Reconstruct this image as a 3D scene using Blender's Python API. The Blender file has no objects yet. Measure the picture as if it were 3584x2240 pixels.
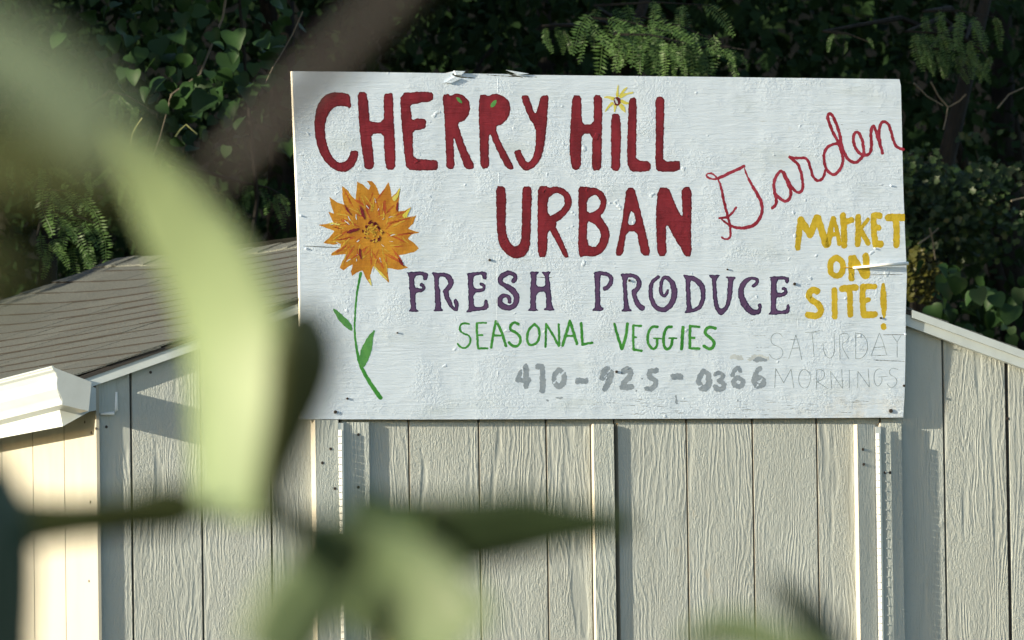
import bpy, math, random
import numpy as np
from mathutils import Vector, Matrix
random.seed(7); rng = np.random.default_rng(7)
scene = bpy.context.scene
col = scene.collection

# ------------------------------------------------------------------ camera
W_PX, H_PX, SCALE, DIST = 3584., 2240., 987., 36.
th, al, rho = math.radians(26.5), math.radians(3.0), math.radians(.8)
FP = SCALE*DIST
F = np.array([math.sin(th)*math.cos(al), math.cos(th)*math.cos(al), math.sin(al)])
R0 = np.cross(F, [0, 0, 1]); R0 /= np.linalg.norm(R0); U0 = np.cross(R0, F)
R = math.cos(rho)*R0-math.sin(rho)*U0; U = math.sin(rho)*R0+math.cos(rho)*U0
O = np.array([0, 0, 2.65])-DIST*F
cd = bpy.data.cameras.new('camera'); cam = bpy.data.objects.new('camera', cd); col.objects.link(cam)
cam.matrix_world = Matrix(((R[0], U[0], -F[0], O[0]), (R[1], U[1], -F[1], O[1]), (R[2], U[2], -F[2], O[2]), (0, 0, 0, 1)))
cd.sensor_width = 36.; cd.lens = 36.*FP/W_PX
cd.clip_start = .05; cd.clip_end = 600
cd.dof.use_dof = True; cd.dof.focus_distance = DIST+.2; cd.dof.aperture_fstop = cd.lens/1000/.041
scene.camera = cam

# ------------------------------------------------------------------ light
SUN_AZ, SUN_EL = math.radians(10.5), math.radians(12.5)     # off the gable plane, above the horizon
sd = np.array([math.cos(SUN_AZ)*math.cos(SUN_EL), math.sin(SUN_AZ)*math.cos(SUN_EL), -math.sin(SUN_EL)])
sl = bpy.data.lights.new('sun', 'SUN'); sl.energy = 4.7; sl.angle = math.radians(.5); sl.color = (1, .88, .66)
so = bpy.data.objects.new('sun', sl); col.objects.link(so); so.location = (-30, -6, 12)
so.rotation_euler = Vector(sd).to_track_quat('-Z', 'Y').to_euler()
world = bpy.data.worlds.new('World'); scene.world = world; world.use_nodes = True
nt = world.node_tree; nt.nodes.clear()
sky = nt.nodes.new('ShaderNodeTexSky'); sky.sky_type = 'NISHITA'; sky.sun_disc = False
sky.sun_elevation = SUN_EL; sky.sun_rotation = math.atan2(-sd[0], -sd[1])
bg = nt.nodes.new('ShaderNodeBackground'); bg.inputs[1].default_value = .104
ow = nt.nodes.new('ShaderNodeOutputWorld')
nt.links.new(sky.outputs[0], bg.inputs[0]); nt.links.new(bg.outputs[0], ow.inputs[0])
scene.view_settings.view_transform = 'Standard'; scene.view_settings.look = 'None'
scene.view_settings.gamma = 1; scene.view_settings.use_curve_mapping = False
scene.view_settings.exposure = 1.33

# ------------------------------------------------------------------ helpers
def ray(px, py):
    px = np.asarray(px, float); py = np.asarray(py, float)
    return F+R*((px-1792)/FP)[..., None]+U*((1120-py)/FP)[..., None]
def at(px, py, y):                       # point of the plane y = const behind a photograph pixel
    d = ray(px, py); t = (y-O[1])/d[..., 1]; return O+d*t[..., None]
def atx(px, py, x):
    d = ray(px, py); t = (x-O[0])/d[..., 0]; return O+d*t[..., None]
def near(px, py, dist): return O+ray(px, py)*dist
def gx(px, py=1650, y=0): return float(at(px, py, y)[0])
def gz(px, py, y=0): return float(at(px, py, y)[2])

def props(o, label=None, cat=None, group=None, kind=None):
    if label: o['label'] = label
    if cat: o['category'] = cat
    if group: o['group'] = group
    if kind: o['kind'] = kind
    return o
def thing(name, loc, label, cat, group=None):
    o = bpy.data.objects.new(name, None); col.objects.link(o); o.location = loc; o.empty_display_size = .1
    return props(o, label, cat, group)
def mesh(name, V, Fs, mat, parent=None, origin=None, smooth=False, label=None, kind=None, mats=None, midx=None):
    """vertices in world space; origin becomes the object's own origin"""
    V = np.asarray(V, float).reshape(-1, 3)
    if origin is None: origin = np.array(parent.location) if (parent and parent.parent is None) else np.zeros(3)
    origin = np.asarray(origin, float)
    me = bpy.data.meshes.new(name); me.from_pydata((V-origin).tolist(), [], [list(map(int, f)) for f in Fs])
    for m in (mats or [mat]): me.materials.append(m)
    if midx is not None: me.polygons.foreach_set('material_index', midx)
    if smooth: me.polygons.foreach_set('use_smooth', [True]*len(me.polygons))
    me.update()
    o = bpy.data.objects.new(name, me); col.objects.link(o)
    if parent:
        o.parent = parent
        base = np.array(parent.location)+(np.array(parent.parent.location) if parent.parent else 0)
        o.location = origin-base
    else: o.location = origin
    return props(o, label, kind=kind)
def prism(poly, y0, y1):                 # polygon [(x,z)...] swept from y0 to y1
    n = len(poly); V = [(x, y0, z) for x, z in poly]+[(x, y1, z) for x, z in poly]
    a = sum(poly[i][0]*poly[(i+1) % n][1]-poly[(i+1) % n][0]*poly[i][1] for i in range(n))
    f = list(range(n)) if a > 0 else list(range(n))[::-1]
    Fs = [f, [i+n for i in f[::-1]]]
    for k in range(n):
        i, j = f[k], f[(k+1) % n]; Fs.append([j, i, i+n, j+n])
    return V, Fs
def box(x0, x1, y0, y1, z0, z1): return prism([(x0, z0), (x1, z0), (x1, z1), (x0, z1)], y0, y1)
def join(parts):
    V, Fs = [], []
    for v, f in parts:
        b = len(V); V += list(v); Fs += [[i+b for i in q] for q in f]
    return V, Fs
def tube(pts, rad, n=6):
    pts = [np.asarray(p, float) for p in pts]; V, Fs = [], []
    if np.isscalar(rad): rad = [rad]*len(pts)
    for k, p in enumerate(pts):
        t = pts[min(k+1, len(pts)-1)]-pts[max(k-1, 0)]; t = t/(np.linalg.norm(t)+1e-9)
        a = np.cross(t, [.31, .2, .93]); a /= np.linalg.norm(a); b = np.cross(t, a)
        for i in range(n):
            w = 2*math.pi*i/n; V.append(p+rad[k]*(a*math.cos(w)+b*math.sin(w)))
    for k in range(len(pts)-1):
        for i in range(n):
            j = (i+1) % n; Fs.append([k*n+i, k*n+j, (k+1)*n+j, (k+1)*n+i])
    Fs.append(list(range(n))[::-1]); Fs.append([(len(pts)-1)*n+i for i in range(n)])
    return V, Fs

# ------------------------------------------------------------------ materials
class NB:
    def __init__(s, name):
        s.m = bpy.data.materials.new(name); s.m.use_nodes = True; s.t = s.m.node_tree; s.t.nodes.clear()
        s.out = s.n('ShaderNodeOutputMaterial'); s.b = s.n('ShaderNodeBsdfPrincipled'); s.l(s.b.outputs[0], s.out.inputs[0])
        s.tc = s.n('ShaderNodeTexCoord').outputs['Object']
    def n(s, t, **k):
        x = s.t.nodes.new(t)
        for a, b in k.items(): setattr(x, a, b)
        return x
    def l(s, a, b): s.t.links.new(a, b)
    def val(s, v, inp):
        if isinstance(v, bpy.types.NodeSocket): s.l(v, inp)
        else: inp.default_value = v
    def math(s, op, a, b=0., c=None, clamp=False):
        x = s.n('ShaderNodeMath', operation=op, use_clamp=clamp); s.val(a, x.inputs[0]); s.val(b, x.inputs[1])
        if c is not None: s.val(c, x.inputs[2])
        return x.outputs[0]
    def mapv(s, vec, sc, loc=(0, 0, 0), rot=(0, 0, 0)):
        x = s.n('ShaderNodeMapping'); s.l(vec, x.inputs[0]); x.inputs['Scale'].default_value = sc
        x.inputs['Location'].default_value = loc; x.inputs['Rotation'].default_value = rot; return x.outputs[0]
    def noise(s, vec, scale=1., detail=3., rough=.5, dist=0.):
        x = s.n('ShaderNodeTexNoise'); s.l(vec, x.inputs['Vector']); x.inputs['Scale'].default_value = scale
        x.inputs['Detail'].default_value = detail; x.inputs['Roughness'].default_value = rough
        x.inputs['Distortion'].default_value = dist; return x.outputs['Fac']
    def ramp(s, f, pts):
        x = s.n('ShaderNodeValToRGB'); s.l(f, x.inputs[0]); e = x.color_ramp.elements
        while len(e) < len(pts): e.new(.5)
        for q, (p, c) in zip(e, pts): q.position = p; q.color = (*c, 1) if len(c) == 3 else c
        return x.outputs[0]
    def step(s, f, a, b):
        x = s.n('ShaderNodeMapRange', interpolation_type='SMOOTHSTEP'); s.l(f, x.inputs[0])
        x.inputs[1].default_value = a; x.inputs[2].default_value = b; return x.outputs[0]
    def mix(s, f, a, b):
        x = s.n('ShaderNodeMix', data_type='RGBA'); s.val(f, x.inputs[0])
        for v, i in ((a, 6), (b, 7)):
            if isinstance(v, tuple): v = (*v[:3], 1)
            s.val(v, x.inputs[i])
        return x.outputs[2]
    def bump(s, h, strength=1., dist=.01, prev=None):
        x = s.n('ShaderNodeBump'); s.val(h, x.inputs['Height']); x.inputs['Strength'].default_value = strength
        x.inputs['Distance'].default_value = dist
        if prev: s.l(prev, x.inputs['Normal'])
        return x.outputs[0]
    def done(s, color, rough=.6, normal=None, spec=.5, metal=0.):
        s.val((*color, 1) if isinstance(color, tuple) else color, s.b.inputs['Base Color'])
        s.val(rough, s.b.inputs['Roughness']); s.b.inputs['Specular IOR Level'].default_value = spec
        s.b.inputs['Metallic'].default_value = metal
        if normal: s.l(normal, s.b.inputs['Normal'])
        return s.m

def siding_mat(name, base, depth=.0022):
    m = NB(name)
    oi = m.n('ShaderNodeObjectInfo'); rv = m.n('ShaderNodeCombineXYZ')
    for i, k in ((0, 37.), (1, 19.), (2, 53.)): m.l(m.math('MULTIPLY', oi.outputs['Random'], k), rv.inputs[i])
    v = m.n('ShaderNodeVectorMath', operation='ADD'); m.l(m.tc, v.inputs[0]); m.l(rv.outputs[0], v.inputs[1]); v = v.outputs[0]
    # long contour lines of embossed cedar grain
    n1 = m.noise(m.mapv(v, (7, 7, 1.3)), 1, 2, .5, .3)
    n2 = m.noise(m.mapv(v, (28, 28, 9)), 1, 3, .6)
    sx = m.n('ShaderNodeSeparateXYZ'); m.l(m.tc, sx.inputs[0])
    xx = m.math('ADD', sx.outputs[0], sx.outputs[1])
    ph = m.math('ADD', m.math('MULTIPLY', xx, 330.), m.math('ADD', m.math('MULTIPLY', n1, 75.), m.math('MULTIPLY', n2, 11.)))
    g = m.math('MULTIPLY_ADD', m.math('SINE', ph), .5, .5)
    g = m.math('POWER', g, 1.6)
    f1 = m.noise(m.mapv(v, (185, 185, 34)), 1, 3, .6, .6)
    f2 = m.noise(m.mapv(v, (95, 95, 60)), 1, 3, .6, 1.)
    patch = m.step(m.noise(m.mapv(v, (6, 6, 1.8), (3, 1, 7)), 1, 2), .40, .56)
    h = m.math('ADD', m.math('MULTIPLY', m.math('MULTIPLY', g, .42), patch), m.math('MULTIPLY', f1, 1.1))
    h = m.math('ADD', h, m.math('MULTIPLY', f2, m.math('MULTIPLY_ADD', patch, -.8, 1.25)))
    smooth = m.step(m.noise(m.mapv(v, (14, 14, 2.2), (9, 4, 2)), 1, 2), .30, .42)
    h = m.math('MULTIPLY', h, m.math('MULTIPLY_ADD', smooth, .8, .2))
    h = m.math('MULTIPLY', h, m.math('MULTIPLY_ADD', oi.outputs['Random'], .55, .62))
    bp = m.bump(h, 1., depth)
    st = m.noise(m.mapv(v, (5, 5, 1.5)), 1, 5, .65)
    c = m.mix(m.step(st, .35, .75), base, tuple(x*k for x, k in zip(base, (.86, .85, .84))))
    st2 = m.step(m.noise(m.mapv(v, (12, 12, 5), (5, 5, 5)), 1, 5, .7), .64, .80)
    drip = m.step(m.noise(m.mapv(v, (30, 30, .9), (1, 8, 4)), 1, 3, .6), .60, .80)
    c = m.mix(m.math('MULTIPLY', drip, .34), c, (base[0]*.7, base[1]*.66, base[2]*.6))
    c = m.mix(m.math('MULTIPLY', oi.outputs['Random'], .35), c, tuple(x*k for x, k in zip(base, (.96, .93, .88))))
    c = m.mix(m.math('MULTIPLY', st2, .55), c, (base[0]*.85, base[1]*.66, base[2]*.45))
    return m.done(c, .62, bp, .3)
M = {}
M['siding'] = siding_mat('painted_siding', (.392, .428, .418), .0028)
M['trim'] = siding_mat('painted_trim', (.40, .445, .44), .0022)
def side_mat():
    m = NB('side_siding')
    bp = m.bump(m.noise(m.mapv(m.tc, (40, 60, 9)), 1, 4, .6), .5, .0012)
    c = m.mix(m.step(m.noise(m.mapv(m.tc, (5, 5, 1.5)), 1, 4), .4, .7), (.375, .368, .320), (.32, .312, .265))
    return m.done(c, .6, bp, .3)
M['side'] = side_mat()
M['edge'] = NB('board_edge').done((.40, .375, .32), .7)
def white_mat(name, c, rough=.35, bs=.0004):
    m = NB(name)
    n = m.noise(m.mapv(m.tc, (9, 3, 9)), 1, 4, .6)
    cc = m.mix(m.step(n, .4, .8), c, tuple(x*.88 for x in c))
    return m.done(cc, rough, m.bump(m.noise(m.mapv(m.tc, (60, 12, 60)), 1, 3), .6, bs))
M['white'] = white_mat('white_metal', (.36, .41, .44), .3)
M['rod'] = NB('white_plastic_rod').done((.85, .85, .82), .5)
M['fascia'] = white_mat('white_fascia', (.50, .56, .58), .45)
M['metal'] = NB('hinge_metal').done((.75, .76, .76), .35, None, .5, .6)
M['nail'] = NB('nail_rust').done((.03, .022, .018), .7)
M['gapdark'] = NB('building_paper').done((.035, .032, .03), .9)  # near-black backing: the shade in the grooves is put into its colour

def shingle_mat():
    m = NB('asphalt_shingle'); oi = m.n('ShaderNodeObjectInfo')
    g = m.noise(m.mapv(m.tc, (170, 170, 170)), 1, 3, .8)
    b = m.noise(m.mapv(m.tc, (6, 6, 6)), 1, 3)
    c = m.ramp(g, [(.30, (.018, .018, .016)), (.50, (.085, .092, .085)), (.68, (.25, .27, .25))])
    c = m.mix(m.math('MULTIPLY', m.math('ADD', m.math('MULTIPLY', oi.outputs['Random'], .5), m.math('MULTIPLY', b, .5)), .55), c, (.050, .054, .052))
    return m.done(c, .9, m.bump(g, .6, .002), .2)
M['shingle'] = shingle_mat()
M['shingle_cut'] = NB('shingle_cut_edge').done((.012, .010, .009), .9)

def sign_normal(m, k=1.):
    v = m.tc
    a = m.noise(m.mapv(v, (9, 9, 110)), 1, 4, .65, .6)          # plywood grain and brush strokes, horizontal
    b = m.noise(m.mapv(v, (105, 105, 120)), 1, 3, .62, .8)         # lumpy paint
    msk = m.step(m.noise(m.mapv(v, (4.5, 4.5, 6), (2, 0, 5)), 1, 3, .6), .40, .66)
    c = m.noise(m.mapv(v, (6, 6, .8), (1, 2, 3)), 1, 2, .5)   # soft vertical ribs
    crater = m.step(m.noise(m.mapv(v, (22, 22, 30), (4, 8, 1)), 1, 2, .5), .70, .78)
    h = m.math('ADD', m.math('MULTIPLY', a, 1.0), m.math('MULTIPLY', b, m.math('MULTIPLY_ADD', msk, 1.15, .10)))
    h = m.math('ADD', h, m.math('MULTIPLY', crater, .7))
    bp = m.bump(h, 1., .0019*k)
    return m.bump(c, 1., .0026, bp)
def sign_white():
    m = NB('white_sign_paint')
    n = m.noise(m.mapv(m.tc, (3, 3, 9)), 1, 5, .6)
    c = m.mix(m.step(n, .5, .85), (.585, .68, .80), (.51, .59, .65))
    cr = m.step(m.noise(m.mapv(m.tc, (2.2, 2.2, 120), (7, 1, 2)), 1, 4, .7), .66, .72)
    zone = m.step(m.noise(m.mapv(m.tc, (1.6, 1.6, 3), (8, 3, 4)), 1, 2), .46, .62)
    c = m.mix(m.math('MULTIPLY', m.math('MULTIPLY', cr, zone), .55), c, (.42, .40, .34))
    sx = m.n('ShaderNodeSeparateXYZ'); m.l(m.tc, sx.inputs[0])
    # rusty, mildewed edge along the lower right corner
    low = m.math('MULTIPLY', m.math('SUBTRACT', 1., m.step(sx.outputs[2], .0, .17)), m.step(sx.outputs[0], 1.7, 2.4))
    st = m.math('MULTIPLY', low, m.step(m.noise(m.mapv(m.tc, (12, 12, 18)), 1, 5, .7), .38, .68))
    c = m.mix(m.math('MULTIPLY', st, .55), c, (.55, .47, .33))
    wash = m.step(m.noise(m.mapv(m.tc, (14, 14, 1.1), (3, 3, 1)), 1, 4, .6), .55, .80)
    c = m.mix(m.math('MULTIPLY', wash, .16), c, (.46, .50, .50))
    spot = m.step(m.noise(m.mapv(m.tc, (7, 7, 11), (1, 5, 9)), 1, 4, .6), .67, .80)
    c = m.mix(m.math('MULTIPLY', spot, .4), c, (.60, .55, .44))
    return m.done(c, .42, sign_normal(m), .4)
M['sign'] = sign_white()
def paint_mat(name, c1, c2, k=.75):
    m = NB(name)
    n = m.noise(m.mapv(m.tc, (16, 16, 9)), 1, 4, .6)
    n2 = m.noise(m.mapv(m.tc, (60, 60, 25)), 1, 3, .6)
    f = m.step(m.math('ADD', m.math('MULTIPLY', n, .6), m.math('MULTIPLY', n2, .4)), .38, .62)
    return m.done(m.mix(f, c1, c2), .40, sign_normal(m, k), .35)
M['red'] = paint_mat('red_paint', (.135, .009, .016), (.205, .016, .027))
M['reddark'] = paint_mat('dark_red_paint', (.10, .006, .011), (.13, .009, .014))
M['crimson'] = paint_mat('crimson_paint', (.22, .009, .024), (.32, .035, .065))
M['purple'] = paint_mat('purple_paint', (.075, .040, .105), (.10, .052, .13))
M['navy'] = paint_mat('navy_outline_paint', (.020, .012, .060), (.035, .015, .07))
M['green'] = paint_mat('green_paint', (.028, .19, .025), (.06, .27, .045))
M['leafgreen'] = paint_mat('painted_leaf_green', (.055, .22, .06), (.09, .28, .07))
M['yellow'] = paint_mat('yellow_paint', (.44, .31, .014), (.56, .41, .03))
M['lime'] = paint_mat('pale_yellow_paint', (.55, .50, .06), (.62, .58, .18))
M['grey'] = paint_mat('grey_stencil_paint', (.21, .26, .32), (.27, .32, .38))
M['smudge'] = paint_mat('grey_smudge_paint', (.42, .47, .51), (.55, .60, .63))
M['pencil'] = paint_mat('pencil_line', (.20, .25, .29), (.34, .40, .44))
M['orange'] = paint_mat('orange_paint', (.38, .15, .014), (.50, .24, .022))
M['rust'] = paint_mat('burnt_orange_paint', (.34, .062, .018), (.44, .12, .02))
M['gold'] = paint_mat('golden_paint', (.46, .28, .03), (.54, .35, .045))
M['crack'] = NB('crack_dark').done((.06, .065, .06), .8)
M['rawedge'] = white_mat('board_edge_paint', (.74, .71, .62), .6, .001)

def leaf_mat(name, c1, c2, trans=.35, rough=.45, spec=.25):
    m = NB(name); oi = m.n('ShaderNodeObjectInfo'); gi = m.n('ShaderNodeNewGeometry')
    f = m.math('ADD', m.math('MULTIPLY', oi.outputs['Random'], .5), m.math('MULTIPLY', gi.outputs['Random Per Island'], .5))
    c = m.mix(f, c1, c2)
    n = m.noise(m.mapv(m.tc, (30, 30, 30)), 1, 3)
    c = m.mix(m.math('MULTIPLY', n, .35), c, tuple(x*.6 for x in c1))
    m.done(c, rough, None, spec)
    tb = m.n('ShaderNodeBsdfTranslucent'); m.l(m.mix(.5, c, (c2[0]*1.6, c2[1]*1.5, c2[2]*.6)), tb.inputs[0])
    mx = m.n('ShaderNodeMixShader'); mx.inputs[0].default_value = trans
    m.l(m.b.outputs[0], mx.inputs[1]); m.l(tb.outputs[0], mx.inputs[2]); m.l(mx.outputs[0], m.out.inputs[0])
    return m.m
M['vine'] = leaf_mat('vine_leaf', (.012, .030, .012), (.028, .066, .018), .2, .5, .15)
M['frond'] = leaf_mat('locust_leaf', (.030, .07, .022), (.09, .16, .045), .3)
M['shrub'] = leaf_mat('shrub_leaf', (.013, .032, .012), (.038, .060, .015), .3)
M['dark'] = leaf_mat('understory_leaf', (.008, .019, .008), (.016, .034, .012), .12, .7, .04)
M['twig'] = NB('twig_bark').done((.10, .085, .06), .85)
def bark():
    m = NB('tree_bark'); n = m.noise(m.mapv(m.tc, (18, 18, 4)), 1, 5, .65)
    return m.done(m.ramp(n, [(.3, (.006, .006, .005)), (.7, (.020, .018, .015))]), .9, m.bump(n, 1, .02), .2)
M['bark'] = bark()
def near_leaf(name, c, trans, c2=None):
    m = NB(name); c2 = c2 or tuple(x*.75 for x in c)
    n = m.noise(m.mapv(m.tc, (25, 25, 25)), 1, 3)
    cc = m.mix(n, c, c2); m.done(cc, .5, None, .3)
    tb = m.n('ShaderNodeBsdfTranslucent'); m.l(cc, tb.inputs[0])
    mx = m.n('ShaderNodeMixShader'); mx.inputs[0].default_value = trans
    m.l(m.b.outputs[0], mx.inputs[1]); m.l(tb.outputs[0], mx.inputs[2]); m.l(mx.outputs[0], m.out.inputs[0])
    return m.m
M['pale'] = near_leaf('pale_leaf_blade', (.175, .235, .125), .2)
M['mid2'] = near_leaf('yellow_green_leaf_blade', (.092, .135, .070), .2)
M['blue'] = near_leaf('blue_green_leaf_blade', (.028, .060, .042), .08)
M['veil'] = near_leaf('grey_green_leaf_blade', (.10, .14, .10), .15)
M['mid'] = near_leaf('green_leaf_blade', (.10, .16, .05), .25)
M['deep'] = near_leaf('dark_leaf_blade', (.022, .032, .012), .05)
M['deep2'] = near_leaf('shaded_leaf_blade', (.018, .032, .014), .04)
M['olive_dark'] = near_leaf('olive_dark_blade', (.048, .058, .018), .08)
M['stem'] = near_leaf('plant_stem', (.10, .10, .045), .05)
M['olive'] = near_leaf('olive_leaf_blade', (.045, .055, .018), .12)
M['frondstem'] = NB('green_twig').done((.16, .17, .06), .6)
M['brown'] = near_leaf('dry_stalk', (.012, .0095, .008), .05)
def ground_mat(name, a, b):
    m = NB(name); n = m.noise(m.mapv(m.tc, (1.3, 1.3, 1.3)), 1, 8, .65)
    return m.done(m.ramp(n, [(.35, a), (.65, b)]), .95, m.bump(n, 1, .08), .1)
M['ground'] = ground_mat('grass_and_soil', (.045, .06, .022), (.11, .095, .06))
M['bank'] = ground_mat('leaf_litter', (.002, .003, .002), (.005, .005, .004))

# ------------------------------------------------------------------ ground
def ground_h(x, y):
    t = np.clip((-y-3)/26., 0, 1); h = -.62*t*t*(3-2*t)
    b = np.clip((y-13)/30., 0, 1); return h+16*b*b*(3-2*b)+.05*np.sin(x*.7)*np.cos(y*.5)*(np.abs(y) > 4)
def sheet(name, xs, ys, fn, mat, kind):
    X, Y = np.meshgrid(xs, ys); Z = fn(X, Y); n, m_ = X.shape
    V = np.stack([X, Y, Z], -1).reshape(-1, 3)
    Fs = [[j*m_+i, j*m_+i+1, (j+1)*m_+i+1, (j+1)*m_+i] for j in range(n-1) for i in range(m_-1)]
    return mesh(name, V, Fs, mat, smooth=True, kind=kind)
sheet('ground', np.linspace(-260, 260, 60), np.concatenate([np.linspace(-260, -40, 12), np.linspace(-38, 13, 40)]), ground_h, M['ground'], 'structure')
sheet('wooded_bank', np.linspace(-260, 260, 90), np.concatenate([np.linspace(13, 45, 24), np.linspace(60, 260, 8)]), ground_h, M['bank'], 'structure')

# ------------------------------------------------------------------ shed
ZB = .02
cx = -1.6150                                         # left corner of the gable
shed = thing('garden_shed', (cx, 0, 0), 'beige plank sided garden shed with grey shingled roof behind the painted sign', 'shed')
SL, SR = .33, -.312
AX, AZ = .315, 3.108                                 # top of the shingled gable edge
def top_z(x): return (AZ+SL*(x-AX) if x < AX else AZ+SR*(x-AX))
G = [gx(p) for p in (461, 706, 949, 1193, 1432, 1677, 1913, 2152, 2404, 2635, 2860, 3083, 3306, 3529)]
G += [G[-1]+.264*k for k in range(1, 3)]
RX = G[-1]
edges = [cx]+G
dl, dr = gx(1201, 1650, -.03), gx(3083, 1650, -.03)   # door opening
dtop = gz(2150, 1484, -.015)
for i in range(len(edges)-1):
    a, b = edges[i]+(.005 if i else 0), edges[i+1]-.005
    if i == 14: a += .003
    if i == 13: b -= .004
    z0 = ZB
    if a > dl-.05 and b < dr+.05: z0 = dtop-.004     # boards above the doors start at the door head
    poly = [(a, z0), (b, z0), (b, top_z(b)-.045)] + ([(AX, AZ-.045)] if a < AX < b else []) + [(a, top_z(a)-.045)]
    V, Fs = prism(poly, 0, .012)
    mesh('siding_board', V, Fs, M['siding'], shed, origin=(a, 0, z0))
V, Fs = prism([(cx+.003, ZB), (dl-.01, ZB), (dl-.01, dtop-.01), (dr+.01, dtop-.01), (dr+.01, ZB), (RX-.01, ZB), (RX-.01, top_z(RX)-.05), (AX, AZ-.05), (cx+.003, top_z(cx)-.05)], .0125, .05)
mesh('gable_sheathing', V, Fs, M['gapdark'], shed)
# small repair piece near the left eave
pz = gz(375, 1446, -.004)
V, Fs = prism([(cx+.001, pz), (gx(405, 1440), pz), (gx(405, 1440), top_z(gx(405))-.05), (cx+.001, top_z(cx)-.05)], -.005, -.0005)
mesh('patch_board', V, Fs, M['trim'], shed, origin=(cx, 0, pz))
P_c = [at(x, y, -.006) for x, y in ((407, 1372), (407, 1436), (398, 1447), (352, 1450))]
mesh('caulk_bead', *tube(P_c, [.004, .006, .007, .004], 6), M['rod'], shed, smooth=True)
# side wall
DEPTH = 4.05
sy = [-.018]+[.258+.272*k for k in range(14)]; sy = [s for s in sy if s < DEPTH]+[DEPTH]
for i in range(len(sy)-1):
    V, Fs = box(cx-.012, cx-.0005, sy[i]+(.003 if i else 0), sy[i+1]-.003, ZB, top_z(cx)-.045)
    mesh('siding_board', V, Fs, M['side'], shed, origin=(cx, sy[i], 0))
V, Fs = box(cx, cx+.03, .051, DEPTH, ZB, top_z(cx)-.09); mesh('side_sheathing', V, Fs, M['side'], shed)
V, Fs = box(RX-.03, RX, .051, DEPTH, ZB, top_z(RX)-.09); mesh('side_sheathing', V, Fs, M['side'], shed)
V, Fs = prism([(cx, ZB), (RX, ZB), (RX, top_z(RX)-.06), (AX, AZ-.06), (cx, top_z(cx)-.06)], DEPTH-.03, DEPTH); mesh('rear_wall', V, Fs, M['siding'], shed)
# floor skids
V, Fs = box(cx+.05, RX-.05, .06, DEPTH-.05, -.25, ZB+.02); mesh('floor_base', V, Fs, M['gapdark'], shed)

# rake fascias (butted at the ridge)
EX = -1.72; ER = 2*AX-EX+.1
def rake_board(x0, x1, up, lo, y0, y1, name, mat):
    V, Fs = prism([(x0, top_z(x0)-lo), (x1, top_z(x1)-lo), (x1, top_z(x1)-up), (x0, top_z(x0)-up)], y0, y1)
    return mesh(name, V, Fs, mat, shed, origin=(x0, y0, top_z(x0)))
rake_board(EX+.035, AX-.001, .014, .062, -.026, -.0006, 'rake_fascia', M['fascia'])
rake_board(AX+.001, ER, .014, .068, -.026, -.0006, 'rake_fascia', M['fascia'])
x198 = gx(3198, 1075, -.05)
rake_board(x198, ER, .006, .034, -.038, -.0265, 'rake_trim', M['fascia'])

# roof deck and shingles
def sag(y): 
    t = np.clip(y/2.95, 0, 1) if np.isscalar(y) is False else min(max(y/2.95, 0), 1)
    return -.038*(math.sin(t*math.pi/2)**2 if y < 2.95 else max(0, math.cos((y-2.95)/(DEPTH-2.95)*math.pi/2)**1))
Y0R, Y1R = -.034, DEPTH+.05
V, Fs = [], []
ysd = np.linspace(Y0R+.004, Y1R-.01, 18)
for side in (0, 1):
    b = len(V)
    for y in ysd:
        s = sag(y)
        xe = EX if side == 0 else ER
        V += [(xe, y, top_z(xe)+s-.012), (AX, y, AZ+s-.012), (xe, y, top_z(xe)+s-.026), (AX, y, AZ+s-.026)]
    for k in range(len(ysd)-1):
        a = b+4*k; Fs += [[a, a+1, a+5, a+4], [a+2, a+6, a+7, a+3], [a, a+4, a+6, a+2]]
    Fs += [[b, b+2, b+3, b+1]]
mesh('roof_deck', V, Fs, M['gapdark'], shed)
SLEN = math.hypot(AX-EX, AZ-top_z(EX)); ang = math.atan(SL); NC = 15; EXPO = SLEN/NC
tabw = .30
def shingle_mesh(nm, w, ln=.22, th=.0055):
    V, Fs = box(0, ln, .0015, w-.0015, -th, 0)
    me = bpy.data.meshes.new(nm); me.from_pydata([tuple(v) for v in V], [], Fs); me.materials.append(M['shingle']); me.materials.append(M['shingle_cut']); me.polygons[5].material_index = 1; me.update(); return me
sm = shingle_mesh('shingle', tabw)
def put(me, name, parent, loc, rot=(0, 0, 0), scale=None):
    o = bpy.data.objects.new(name, me); col.objects.link(o); o.parent = parent
    o.location = np.asarray(loc, float)-np.array(parent.location); o.rotation_euler = rot
    if scale is not None: o.scale = scale
    return o
for side in (0, 1):
    ca = 'left' if side == 0 else 'right'
    for c in range(NC):
        off = (c % 2)*.15+random.uniform(-.02, .02)
        y = Y0R-off
        while y < Y1R-.02:
            ya, yb = max(y, Y0R), min(y+tabw, Y1R)
            if yb-ya > .03:
                s = c*EXPO-.012; ym = (ya+yb)/2
                dz = sag(ym)+.0065+random.uniform(-.0012, .0015)
                slope = (sag(yb)-sag(ya))/(yb-ya)
                if side == 0:
                    loc = (EX+s*math.cos(ang), ya, top_z(EX)+s*math.sin(ang)-.0045+sag(ya)+.0055+random.uniform(-.001, .0018))
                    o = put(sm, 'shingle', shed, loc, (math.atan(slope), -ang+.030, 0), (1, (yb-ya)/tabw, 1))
                elif c % 1 == 0 and c < NC:
                    if y < 1.0:
                        an2 = math.atan(-SR); sp = math.hypot(ER-AX, top_z(ER)-AZ)/NC*c-.012
                        loc = (ER-sp*math.cos(an2), ya, top_z(ER)+sp*math.sin(an2)+.001+sag(ya))
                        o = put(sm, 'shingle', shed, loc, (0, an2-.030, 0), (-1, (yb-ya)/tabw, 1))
            y += tabw
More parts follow.
